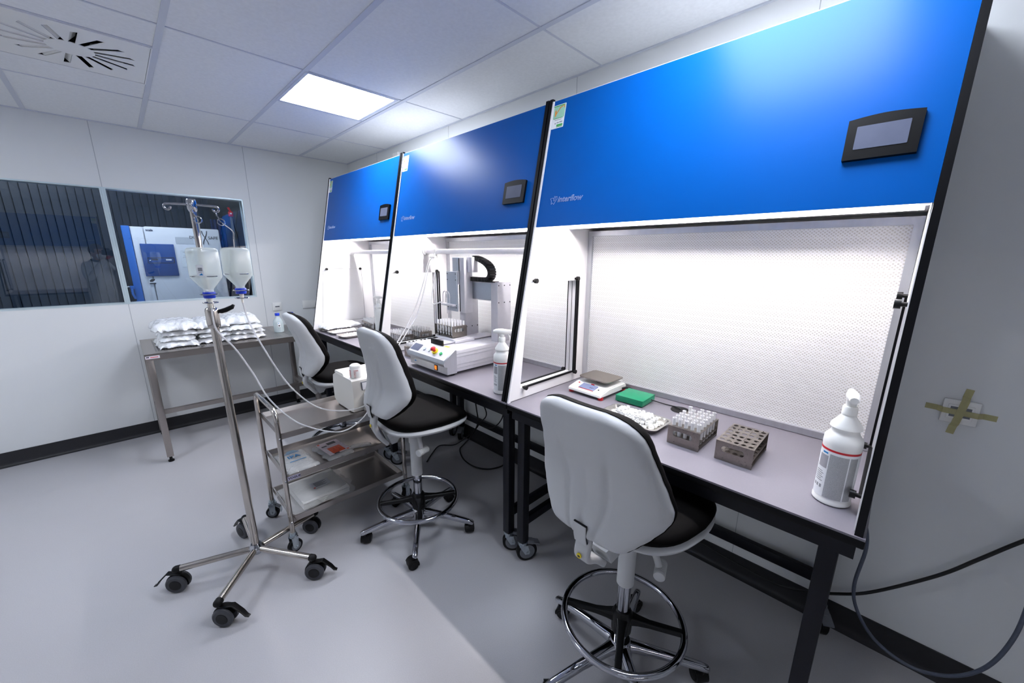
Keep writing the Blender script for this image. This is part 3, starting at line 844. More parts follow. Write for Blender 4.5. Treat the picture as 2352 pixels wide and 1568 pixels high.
    MB().cyl((-0.02, -0.105, zs - 0.03), (0.05, -0.105, zs - 0.03), 0.014, n=16).cyl((0.026, -0.145, zs - 0.045), (0.036, -0.145, zs - 0.045), 0.006, n=12).build('pivot', shell_m, **L)
    lv = MB().tube([(0.02, -0.02, zs - 0.025), (0.07, -0.02, zs - 0.035), (0.115, -0.03, zs - 0.065), (0.135, -0.035, zs - 0.10)], 0.0115, 12, k=4).build('lever', shell_m, **L)
    kb = [(0.0, -0.034)]
    for i in range(9):
        z = -0.034 + 0.068 * i / 9
        kb += [(0.019, z), (0.019, z + 0.005), (0.0175, z + 0.0055), (0.0175, z + 0.007)]
    kb.append((0.0, 0.034))
    MB().lathe(kb, 22, M.Translation((0.139, -0.03, zs - 0.115)) @ M.Rotation(PI / 2, 4, 'X') @ M.Rotation(0.35, 4, 'Y')).build('knob', shell_m, parent=lv, local=True)
    # column
    z0 = ring_z + 0.16
    MB().lathe([(0, zs - 0.06), (0.026, zs - 0.06), (0.036, zs - 0.055), (0.0375, zs - 0.05), (0.0365, zs - 0.12), (0.0315, zs - 0.122), (0.0315, z0), (0.0, z0)], 28).build('column_sleeve', shell_m, **L)
    MB().cyl((0, 0, 0.12), (0, 0, z0 + 0.01), 0.0245, n=28).build('gas_spring', chrome_m, **L)
    # foot ring with spokes
    fr = MB().torus((0, 0, ring_z), 0.222, 0.0125, n=64, m=14).build('foot_ring', chrome_m, **L)
    hb = MB().lathe([(0.0, ring_z + 0.038), (0.030, ring_z + 0.038), (0.040, ring_z + 0.02), (0.038, ring_z - 0.055), (0.0, ring_z - 0.055)], 24)
    for i in range(4):
        a = PI / 2 * i + spoke - rot
        u = V((math.cos(a), math.sin(a), 0))
        hb.sweep([u * 0.02 + V((0, 0, ring_z + 0.004)), u * 0.06 + V((0, 0, ring_z + 0.002)), u * 0.10 + V((0, 0, ring_z)), u * 0.213 + V((0, 0, ring_z))], rrect(0, 0, 0.030, 0.026, 0.006), sc_=[1.6, 1.1, .85, .8], up=(0, 0, 1))
    hb.build('ring_spokes', plastic_black, parent=fr, local=True)
    # star base
    MB().lathe([(0.0, 0.142), (0.036, 0.142), (0.045, 0.125), (0.05, 0.075), (0.035, 0.065), (0, 0.065)], 28).build('base_hub', chrome_m, **L)
    for i in range(5):
        a = 2 * PI * i / 5 + base_rot
        u = V((math.cos(a), math.sin(a), 0))
        pts = [u * 0.03 + V((0, 0, 0.112)), u * 0.07 + V((0, 0, 0.110)), u * 0.18 + V((0, 0, 0.098)), u * 0.30 + V((0, 0, 0.078)), u * 0.325 + V((0, 0, 0.072)), u * 0.332 + V((0, 0, 0.07))]
        MB().sweep(pts, rrect(0, 0, 0.036, 0.036, 0.014), sc_=[1.35, 1.15, .95, .84, .74, .45], up=(0, 0, 1)).build('base_leg', chrome_m, **L)
        twin_caster(t, u.x * 0.308, u.y * 0.308, 0.07, a + 1.9 + 0.8 * i, r=0.0275)
    return t
chair('grey-white backed black chair with foot ring at the nearest bench', 4.09, -0.845, -0.04, math.radians(33), 0.242, math.radians(-64), dyb=-0.055, dzb=-0.005, sy_=0.02)
chair('grey-white backed black chair with foot ring beside the steel trolley', 2.82, -0.965, -0.06, math.radians(36), 0.20, math.radians(-29), dzb=0.03, lean=0.15)
chair('grey-white backed black chair at the farthest bench, behind the trolley', 1.72, -0.955, -0.06, math.radians(20), 0.22, 0.3, dzb=0.0)

# ------------------------------------------------------------------ drip stand
IX, IY = 2.504, -1.729
iv_ = thing('drip_stand', 'polished steel drip stand on five casters holding two bottles', 'drip stand', (IX, IY, 0))
tilt = lambda z: V((IX - 0.012 * (z - 0.1), IY - 0.009 * (z - 0.1), z))
MB().lathe([(0, 0.15), (0.022, 0.15), (0.028, 0.14), (0.036, 0.128), (0.036, 0.112), (0.026, 0.098), (0, 0.096)], 28, M.Translation((IX, IY, 0))).build('base_hub', chrome_m, iv_)
for i in range(5):
    a = math.radians(34 + 72 * i)
    u = V((math.cos(a), math.sin(a), 0))
    o = V((IX, IY, 0))
    lg_ = MB().cyl(o + u * 0.02 + V((0, 0, 0.122)), o + u * 0.325 + V((0, 0, 0.118)), 0.0155, n=20).build('base_leg', tube_steel, iv_)
    MB().sphere(o + u * 0.328 + V((0, 0, 0.118)), (0.017, 0.017, 0.017)).cyl(o + u * 0.312 + V((0, 0, 0.1182)), o + u * 0.328 + V((0, 0, 0.118)), 0.0168, n=18).build('end_cap', rubber_m, parent=lg_)
    lo = u * 0.315
    twin_caster(iv_, lo.x, lo.y, 0.115, [0.9, 3.9, 3.5, -2.2, 0.8][i], r=0.045, lever=True, tyre=wheel_m)
MB().cyl(tilt(0.13), tilt(1.345), 0.0168, n=28).build('lower_pole', tube_steel, iv_)
cl = MB().lathe([(0, -0.052), (0.019, -0.052), (0.024, -0.046), (0.0255, -0.03), (0.0255, 0.022), (0.023, 0.034), (0.016, 0.04), (0, 0.04)], 28, M.Translation(tilt(1.325)))
cl = cl.build('clamp_collar', tube_steel, iv_)
p0 = tilt(1.345)
MB().sweep([p0 + V((0.002, 0.018, 0)), p0 + V((0.004, 0.034, 0.0)), p0 + V((0.006, 0.05, 0.004)), p0 + V((0.01, 0.075, 0.016)), p0 + V((0.012, 0.082, 0.026))], rrect(0, 0, 0.024, 0.019, 0.007), sc_=[0.6, 1, 1.05, .95, .5], up=(0, 0, 1)).build('clamp_handle', plastic_black, parent=cl)
MB().cyl(tilt(1.34), tilt(1.80), 0.0115, n=24).build('upper_pole', tube_steel, iv_)
hd = tilt(1.795)
MB().lathe([(0, -0.03), (0.013, -0.03), (0.0165, -0.022), (0.0175, -0.01), (0.0175, 0.012), (0.015, 0.02), (0, 0.022)], 24, M.Translation(hd)).build('hook_head', chrome_m, iv_)
def hook(d, drop=0.0):
    d = V(d).normalized(); z = V((0, 0, 1))
    P = lambda a, b: hd + d * a + z * b
    return catmull([P(0.01, -0.002), P(0.06, -0.003), P(0.12, -0.005), P(0.137, -0.009), P(0.144, -0.022), P(0.139, -0.036), P(0.127, -0.042), P(0.115, -0.036), P(0.111, -0.022)], 5)
R_ = V((0.13, 0.9915, 0)); F_ = V((0.9915, -0.13, 0))   # across and towards the room
hooks = {}
sL, sR = 0.76, 0.68
for nm, d, s_ in (('left', -R_, 0.62), ('right', R_, 0.62), ('front', F_, 0.62), ('back', -F_, 0.62)):
    pts = [hd + (p - hd) * s_ for p in hook(d)]
    for p in pts: pass
    MB().tube(pts, 0.0042, 10).build('hook', chrome_m, iv_)
    hooks[nm] = hd + (hook(d)[-11] - hd) * s_

def drip_bottle(top_hook, c, zcap, label_b, label_w, sticker, hook_nm):
    """wire cage (hangs from a hook) and the upside-down bottle it carries"""
    cx, cy = c
    wname = thing('bottle_cage', label_w, 'wire cage', (cx, cy, zcap), 0, 'wire cages of the drip bottles')
    rz = zcap + 0.012
    wr = MB()
    wr.torus((cx, cy, rz), 0.030, 0.0021, n=32, m=8)
    wr.torus((cx, cy, rz - 0.035), 0.026, 0.0021, n=32, m=8)
    wr.torus((cx, cy, rz + 0.075), 0.050, 0.0021, n=32, m=8)
    wr.build('support_ring', chrome_m, wname)
    a = V((cx, cy, 0)) + V((-0.03, 0.0, 0))
    hk = top_hook
    pts = [hk + V((0, 0, 0.0)), hk + V((0.0, 0.004, -0.02)), hk + V((0.0, 0.012, -0.04)), (cx - 0.035, cy + 0.01, zcap + 0.275), (cx - 0.056, cy + 0.012, zcap + 0.235), (cx - 0.058, cy + 0.006, zcap + 0.12), (cx - 0.05, cy + 0.004, rz + 0.075), (cx - 0.03, cy, rz + 0.02), (cx - 0.028, cy, rz), (cx - 0.026, cy, rz - 0.035)]
    MB().tube(pts, 0.0022, 8, k=6).build('hanger_wire', chrome_m, wname)
    MB().torus(hk + V((0.0, 0.012, -0.040)), 0.0135, 0.0022, axis=(1, 0.1, 0.1), n=28, m=8).torus(hk + V((0, 0.0, -0.008)), 0.008, 0.002, axis=(0.3, 1, 0), n=20, m=8).build('loop', chrome_m, wname)
    b = thing('drip_bottle', label_b, 'bottle', (cx, cy, zcap), 0, 'upside-down drip bottles')
    z = zcap
    prof = [(0, z + 0.002), (0.0165, z + 0.002), (0.0175, z + 0.022), (0.0175, z + 0.03), (0.021, z + 0.036), (0.047, z + 0.072), (0.0525, z + 0.083), (0.0530, z + 0.10), (0.0525, z + 0.185), (0.051, z + 0.194), (0.046, z + 0.2), (0.036, z + 0.2025), (0, z + 0.2005)]
    bb = MB().lathe(prof, 40, M.Translation((cx, cy, 0)))
    for v in bb.bm.verts:      # square-shouldered body
        dx, dy = v.co.x - cx, v.co.y - cy
        r = math.hypot(dx, dy)
        if r > 0.03:
            an = math.atan2(dy, dx) - 0.3
            k = (abs(math.cos(an)) ** 5 + abs(math.sin(an)) ** 5) ** (-1 / 5)
            k = 1 + (k - 1) * 0.75 * min(1, (r - 0.03) / 0.02)
            v.co.x = cx + dx * k * 0.93; v.co.y = cy + dy * k * 0.93
    bb.build('bottle_body', bottle_m, b)
    cp = [(0, z - 0.004), (0.0195, z - 0.004)]
    MB().lathe(cp + [(0.021, z), (0.0225, z + 0.018), (0.0205, z + 0.022), (0, z + 0.022)], 30, M.Translation((cx, cy, 0))).build('cap', cap_blue, b)
    MB().cyl((cx, cy, z - 0.024), (cx, cy, z - 0.003), 0.008, 0.0095, n=16).cyl((cx, cy, z - 0.045), (cx, cy, z - 0.022), 0.0045, n=12).build('spout', mat('ivory_plastic', '#e6e3d6', 0.4, noise=(20, 0.03)), b)
    if sticker:
        an = math.atan2(-2.006 - cy, 4.648 - cx) - 0.28
        mt = M.Translation((cx + 0.0565 * math.cos(an), cy + 0.0565 * math.sin(an), z + 0.112)) @ M.Rotation(an + PI / 2, 4, 'Z') @ M.Rotation(PI / 2, 4, 'X')
        s = MB().plate(rrect(0, 0, 0.024, 0.046, 0.003), [], 0.0008, mt @ M.Translation((0, 0, 0.0016))).mark(0)
        for q in ((0.001, 0.004, 0.014, 0.014), (0.0, -0.008, 0.012, 0.002)): s.plate(rrect(*q, 0.0005), [], 0.0006, mt @ M.Translation((0, 0, 0.0024)))
        s.mark(1).plate([(-0.006, -0.019), (0.008, -0.019), (0.004, -0.011)], [], 0.0006, mt @ M.Translation((0, 0, 0.0024))).mark(2)
        s.build('bottle_label', [paper_m, grey_txt, inkb_m], b)
    return b
bottle_m = mix_transparent(mat('frosted_bottle', '#f4faf6', 0.2, noise=(8, 0.02), spec=0.7), 0.5, (0.95, 0.98, 0.97))
drip_bottle(hooks['front'], (IX + 0.072, IY - 0.02), 1.417, 'upside-down frosted bottle with blue cap and label, in front of the pole', 'wire cage around the labelled bottle in front of the pole', True, 'front')
drip_bottle(hooks['right'], (IX - 0.035, IY + 0.112), 1.42, 'unlabelled upside-down frosted bottle with blue cap, behind the labelled bottle', 'wire cage around the unlabelled bottle behind the pole', False, 'right')

# ------------------------------------------------------------------ trolley
t = thing('trolley', 'three-tier stainless steel trolley beside the drip stand', 'trolley', (2.3, -1.22, 0))
TX0, TX1, TY0, TY1 = 2.097, 2.505, -1.56, -0.875
for yy in (TY0, TY1):
    pts = [(TX1, yy, 0.115), (TX1, yy, 0.4), (TX1, yy, 0.76), (TX1 - 0.004, yy, 0.79), (TX1 - 0.02, yy, 0.812), (TX1 - 0.05, yy, 0.822), (TX0 + 0.05, yy, 0.822), (TX0 + 0.02, yy, 0.812), (TX0 + 0.004, yy, 0.79), (TX0, yy, 0.76), (TX0, yy, 0.4), (TX0, yy, 0.115)]
    MB().tube(pts, 0.0125, 14).build('frame_loop', tube_steel, t)
for z in (0.695, 0.452, 0.205):
    s = MB()
    x0, x1, y0, y1 = TX0 + 0.008, TX1 - 0.008, TY0 + 0.012, TY1 - 0.012
    s.box(((x0 + x1) / 2, (y0 + y1) / 2, z - 0.026), (x1 - x0 - 0.02, y1 - y0 - 0.02, 0.002))
    for (ax, ay, bx, by) in ((x0, y0, x1, y0), (x1, y0, x1, y1), (x1, y1, x0, y1), (x0, y1, x0, y0)):
        d = V((bx - ax, by - ay, 0)); n_ = V((-d.y, d.x, 0)).normalized()
        a, b = V((ax, ay, z)), V((bx, by, z))
        # sloped inner wall, rolled top edge, outer wall
        sec = [(a, b), (a + n_ * 0.006, b + n_ * 0.006), (a + n_ * 0.018 + V((0, 0, -0.026)), b + n_ * 0.018 + V((0, 0, -0.026))), (a + n_ * 0.016 + V((0, 0, -0.028)), b + n_ * 0.016 + V((0, 0, -0.028))), (a + n_ * 0.005 + V((0, 0, -0.004)), b + n_ * 0.005 + V((0, 0, -0.004))), (a + n_ * 0.002 + V((0, 0, -0.004)), b + n_ * 0.002 + V((0, 0, -0.004))), (a + n_ * 0.002 + V((0, 0, -0.032)), b + n_ * 0.002 + V((0, 0, -0.032))), (a + V((0, 0, -0.032)), b + V((0, 0, -0.032)))]
        s.skin([s.ring([p for p, q in sec]), s.ring([q for p, q in sec])])
    s.build('shelf', steel_m, t)
    bt = MB()
    for xx in (TX0, TX1):
        for yy in (TY0, TY1): bt.sphere((xx + (0.0115 if xx == TX1 else -0.0115), yy, z - 0.02), (0.004, 0.006, 0.006), 10, 6)
    bt.build('shelf_bolt', chrome_m, t)
MB().box((TX1 - 0.0068, -1.515, 0.434), (0.001, 0.062, 0.02)).mark(0).text('VOGUE', 0.0165, yz(TX1 - 0.0062) @ M.Translation((-1.543, 0.4285, 0)), bold=0.0006, sx=1.08).mark(1).build('name_label', [mat('lilac_label', '#c4c0dc', 0.5, noise=(30, 0.03)), ink_m], t)
for xx in (TX0, TX1):
    for yy in (TY0, TY1):
        mt = M.Translation((xx - 2.3, yy + 1.22, 0)) @ M.Rotation(0.25 if xx == TX1 else 2.6, 4, 'Z')
        c = MB().cyl((0, 0, 0.103), (0, 0, 0.122), 0.016, n=18).cyl((0, 0, 0.094), (0, 0, 0.106), 0.021, n=20)
        for sg in (-1, 1): c.prism([(-0.018, 0.096), (0.018, 0.096), (0.012, 0.03), (-0.004, 0.024), (-0.016, 0.04)], 'x', *sorted((sg * 0.0165, sg * 0.019)))
        c.box((0, 0, 0.0945), (0.038, 0.036, 0.003)).cyl((-0.024, 0.003, 0.037), (0.024, 0.003, 0.037), 0.005, n=10)
        if xx == TX0: c.box((0, -0.03, 0.075), (0.03, 0.03, 0.004), M.Rotation(0.7, 4, 'X')).box((0, -0.045, 0.05), (0.02, 0.004, 0.03))
        c.bm.transform(mt); c = c.build('caster', zinc_m, t, local=True)
        wl = MB().sweep([V((-0.0135, 0.003, 0.037)), V((-0.010, 0.003, 0.037)), V((0.010, 0.003, 0.037)), V((0.0135, 0.003, 0.037))], [(math.cos(2 * PI * i / 26), math.sin(2 * PI * i / 26)) for i in range(26)], sc_=[0.034, 0.037, 0.037, 0.034]).mark(0)
        for sg in (-1, 1): wl.cyl((sg * 0.0125, 0.003, 0.037), (sg * 0.0145, 0.003, 0.037), 0.025, n=24)
        wl.mark(1); wl.bm.transform(mt); wl.build('wheel', [rubber_m, hub_m], c, local=True)

# pump on the trolley
ZT1 = 0.670
pm = thing('peristaltic_pump', 'white peristaltic pump with small blue display on the trolley', 'pump', (2.31, -1.02, ZT1))
white_c = mat('pump_casing', '#e9e7e0', 0.4, noise=(6, 0.01))
PX0, PX1, PY0, PY1 = 2.155, 2.46, -1.145, -0.90
MB().prism([(PX0, 0.70), (PX0 - 0.005, 0.78), (PX0 + 0.008, 0.855), (PX0 + 0.05, 0.878), (PX1 - 0.022, 0.879), (PX1 - 0.012, 0.872), (PX1, 0.80), (PX1 - 0.012, 0.682), (PX1 - 0.05, 0.676), (PX0 + 0.04, 0.676)], 'y', PY0, PY1).build('casing', white_c, pm)
MB().prism([(PX0 + 0.03, 0.877), (PX0 + 0.04, 0.892), (PX1 - 0.15, 0.892), (PX1 - 0.13, 0.877)], 'y', PY0 + 0.004, PY1 - 0.004).build('top_step', white_c, pm)
MB().box((PX1 - 0.004, -1.05, 0.835), (0.012, 0.085, 0.05), M.Rotation(-0.08, 4, 'Y'), bev=0.002).build('display_frame', hub_m, pm)
MB().box((PX1 + 0.0015, -1.05, 0.835), (0.004, 0.078, 0.043), M.Rotation(-0.08, 4, 'Y')).mark(0).box((PX1 + 0.003, -1.04, 0.836), (0.004, 0.04, 0.03), M.Rotation(-0.08, 4, 'Y')).mark(1).build('display', [paper_m, mat('blue_lit_display', '#1a1ae0', 0.3, noise=(40, 0.1), emit=((0.05, 0.05, 0.9), 0.6))], pm)
MB().prism([(PX1 - 0.02, 0.80), (PX1 + 0.02, 0.79), (PX1 + 0.03, 0.70), (PX1 + 0.01, 0.682), (PX1 - 0.02, 0.682)], 'y', -1.085, -0.985).build('pump_head', white_c, pm)
MB().cyl((PX1 + 0.024, -1.035, 0.735), (PX1 + 0.04, -1.035, 0.735), 0.03, n=24).build('rotor_cover', white_c, pm)
MB().box(((PX0 + PX1) / 2, (PY0 + PY1) / 2, 0.6745), (PX1 - PX0 - 0.07, PY1 - PY0 - 0.02, 0.006)).build('foot', rubber_m, pm)
CX, CY = 2.395, -1.095
cn = thing('canister', 'white dispenser canister with red lettering standing on the pump', 'canister', (CX, CY, 0.8795))
MB().lathe([(0, 0.8800), (0.031, 0.8800), (0.033, 0.884), (0.033, 0.934), (0.031, 0.938), (0, 0.939)], 30, M.Translation((CX, CY, 0))).build('body', white_p, cn)
MB().lathe([(0, 0.938), (0.031, 0.938), (0.032, 0.944), (0.030, 0.954), (0.020, 0.962), (0, 0.964)], 30, M.Translation((CX, CY, 0))).build('lid', white_p, cn)
lt = MB()
for ar, txt in ((-0.35, 'ALCOHOL'), (-1.25, 'wipes')):
    for li in range(5):
        lt.text(txt if li == 0 else 'iiii lili il', 0.011 if li == 0 else 0.008, M.Translation((CX + 0.0338 * math.cos(ar), CY + 0.0338 * math.sin(ar), 0.924 - 0.0095 * li)) @ M.Rotation(ar + PI / 2, 4, 'Z') @ M.Rotation(PI / 2, 4, 'X') @ M.Translation((-0.011, 0, 0)), sx=0.5)
lt.build('lettering', inkr_m, cn)

# hoses from the bottles to the pump
def hose(pts, label, r=0.0036):
    o = MB().tube(pts, r, 10, k=8).build('hose', hose_m)
    return tag(o, label, 'hose', 'silicone hoses of the drip bottles')
hose([(IX + 0.072, IY - 0.02, 1.374), (2.53, -1.74, 1.27), (2.50, -1.68, 1.17), (2.47, -1.62, 1.03), (2.50, -1.578, 0.90), (2.51, -1.50, 0.775), (2.515, -1.42, 0.70), (2.53, -1.30, 0.635), (2.535, -1.22, 0.628), (2.525, -1.13, 0.665), (2.505, -1.06, 0.72)], 'clear hose sagging lowest, from the labelled drip bottle to the pump')
hose([(IX - 0.035, IY + 0.112, 1.377), (2.462, -1.60, 1.27), (2.44, -1.54, 1.10), (2.41, -1.47, 0.94), (2.40, -1.40, 0.83), (2.40, -1.33, 0.755), (2.42, -1.25, 0.715), (2.455, -1.16, 0.705), (2.49, -1.09, 0.725), (2.50, -1.04, 0.745)], 'clear hose sagging onto the top shelf, from the unlabelled drip bottle')

# ------------------------------------------------------------------ perforated steel table under the window
TA = (0.05, 0.785); TB = (-1.968, -0.79); TZ = 0.872
t = thing('steel_table', 'long stainless steel table with perforated top under the window', 'table', (0.41, -1.38, 0))
tp = MB()
tp.box((0.4175, -1.379, TZ - 0.0015), (0.735, 1.178, 0.003)).mark(0)
for a, b in ((-1.90, -1.40), (-1.34, -1.04), (-0.98, -0.84)):
    tp.box((0.4175, (a + b) / 2, TZ), (0.56, b - a, 0.0012)).mark(1)
tp.build('tabletop', [steel_m, perf_m], t)
ap = MB()
for c, d in (((TA[1] - 0.001, -1.379, TZ - 0.024), (0.002, 1.178, 0.048)), ((TA[0] + 0.001, -1.379, TZ - 0.024), (0.002, 1.178, 0.048)), ((0.4175, TB[0] + 0.001, TZ - 0.024), (0.735, 0.002, 0.048)), ((0.4175, TB[1] - 0.001, TZ - 0.024), (0.735, 0.002, 0.048))): ap.box(c, d)
ap.build('apron', steel_m, t)
for x in (TA[0] + 0.024, TA[1] - 0.024):
    for y in (TB[0] + 0.024, TB[1] - 0.024):
        lg_ = MB().box((x, y, 0.445), (0.042, 0.042, 0.805), bev=0.003).build('leg', steel_m, t)
        MB().cyl((x, y, 0.0), (x, y, 0.012), 0.019, n=18).cyl((x, y, 0.012), (x, y, 0.045), 0.01, n=12).build('foot', rubber_m, parent=lg_)
MB().box((0.40, -1.379, 0.30), (0.035, 1.10, 0.035)).build('long_rail', steel_m, t)
for y in (TB[0] + 0.024, TB[1] - 0.024): MB().box((0.4175, y, 0.30), (0.65, 0.035, 0.035)).build('cross_rail', steel_m, t)
MB().box((TA[1] + 0.0006, -1.925, TZ - 0.024), (0.001, 0.08, 0.020)).mark(0).box((TA[1] + 0.0013, -1.915, TZ - 0.024), (0.0006, 0.045, 0.005)).mark(1).box((TA[1] + 0.0013, -1.952, TZ - 0.022), (0.0006, 0.016, 0.008)).mark(2).build('maker_label', [mat('pink_white_label', '#e9dfe8', 0.5, noise=(30, 0.02)), inkr_m, ink_m], t)

# bags of clear tubes, stacked on it
from mathutils import noise as mnoise
def bag_mesh(lx, ly, h, seed, crk=0.85):
    r = random.Random(seed)
    o = MB()
    NX, NY = 40, 34
    ph = [r.uniform(0, 6.28) for _ in range(10)]
    g = {}
    for sd in (0, 1):
        for j in range(NY + 1):
            for i in range(NX + 1):
                u, v = -1 + 2 * i / NX, -1 + 2 * j / NY
                if sd and (i in (0, NX) or j in (0, NY)): g[1, i, j] = g[0, i, j]; continue
                k = max(0, 1 - abs(u) ** 5) ** 0.55 * max(0, 1 - abs(v) ** 5) ** 0.6
                edge = 1 - k
                n = 0.5 * math.sin(7 * u + ph[0] + 3 * v) + 0.4 * math.sin(13 * v + ph[1] - 5 * u) + 0.35 * math.sin(19 * u + 11 * v + ph[2]) + 0.3 * math.sin(31 * u + ph[3]) * edge
                q1 = V((u * lx * 11 + seed, v * ly * 13, seed * 1.7)); q2 = V((u * lx * 26, v * ly * 30 + seed, 4.2))
                n = 0.6 * n + crk * (1.5 * (0.5 - 2 * abs(mnoise.noise(q1))) + 0.6 * (0.4 - 2 * abs(mnoise.noise(q2))))
                x = u * lx / 2 * (1 + 0.05 * math.sin(5 * v + ph[4]) + 0.05 * math.sin(11 * v + ph[5]) * abs(u))
                y = v * ly / 2 * (1 + 0.04 * math.sin(6 * u + ph[6]) + 0.04 * math.sin(13 * u + ph[7]) * abs(v))
                z = h * 0.18 + (h * 0.80 * k + 0.13 * h * n * (0.55 + 0.45 * edge)) if sd == 0 else h * 0.16 * (1 - k) + 0.001
                if i in (0, NX) or j in (0, NY): z = h * (0.2 + 0.16 * n)
                g[sd, i, j] = o.bm.verts.new((x, y, max(z, 0.0008)))
    for sd in (0, 1):
        for j in range(NY):
            for i in range(NX):
                q = [g[sd, a, b] for a, b in ((i, j), (i + 1, j), (i + 1, j + 1), (i, j + 1))]
                try: o.bm.faces.new(q)
                except ValueError: pass
    return o
lay = ['bottom', 'second up', 'third up', 'topmost']
stk = ['stack at the table end', 'middle stack', 'stack nearest the bottles']
for s_, yc in enumerate((-1.735, -1.505, -1.285)):
    zc = TZ + 0.001
    for l in range(4):
        hh = [0.055, 0.045, 0.047, 0.075][l] * (0.95 if s_ == 1 else 1)
        o = single('tube_bag', bag_mesh(0.40 + 0.02 * rnd.random(), 0.225 + 0.045 * rnd.random() + (0.025 if (s_ != 1 and l in (0, 3)) else 0), hh, 11 * s_ + l + 3), bag_m, (0.45 + rnd.uniform(-0.03, 0.03), yc + (rnd.uniform(-0.018, 0.018) if l < 3 else -0.02), zc), 'crinkled clear bag on the steel table, %s in the %s' % (lay[l], stk[s_]), 'bag', 'bags of tubes on the steel table', rotz=rnd.uniform(-0.09, 0.09), ang=75)
        zc += hh * 0.90
liq_m = mix_transparent(mat('clear_bottle_liquid', '#dde8ea', 0.08, noise=(9, 0.02), spec=0.7), 0.45, (0.9, 0.97, 0.98))
def media_bottle(loc, rz, label):
    b = thing('media_bottle', label, 'bottle', loc, rz, 'media bottles on the steel table')
    MB().lathe([(0, 0.0), (0.036, 0.0), (0.042, 0.004), (0.043, 0.02), (0.043, 0.095), (0.041, 0.11), (0.018, 0.146), (0.0165, 0.152), (0.0165, 0.165), (0, 0.165)], 32).build('glass_body', liq_m, b, local=True)
    MB().lathe([(0, 0.158), (0.019, 0.158), (0.0198, 0.162), (0.0198, 0.178), (0.018, 0.182), (0, 0.182)], 26).build('cap', cap_blue, b, local=True)
    MB().plate(rrect(0, 0, 0.022, 0.045, 0.003), [], 0.0008, M.Rotation(PI / 2, 4, 'Z') @ M.Rotation(PI / 2, 4, 'X') @ M.Translation((0.006, 0.075, 0.0438))).mark(0).plate(rrect(0, 0, 0.012, 0.012, 0.001), [], 0.0008, M.Rotation(PI / 2, 4, 'Z') @ M.Rotation(PI / 2, 4, 'X') @ M.Translation((0.006, 0.066, 0.0443))).mark(1).plate(circle(0, 0, 0.004), [], 0.0008, M.Rotation(PI / 2, 4, 'Z') @ M.Rotation(PI / 2, 4, 'X') @ M.Translation((0.003, 0.088, 0.0443))).mark(2).build('bottle_label', [paper_m, ink_m, inkb_m], b, local=True)
    return b
m1 = media_bottle((0.455, -1.0, TZ + 0.0008), -0.25, 'clear blue-capped bottle fully in view on the perforated steel table')
dup(m1, (0.47, -0.885, TZ + 0.0008), -0.2, 'clear blue-capped bottle on the steel table, half hidden by the chair back', 'media bottles on the steel table')

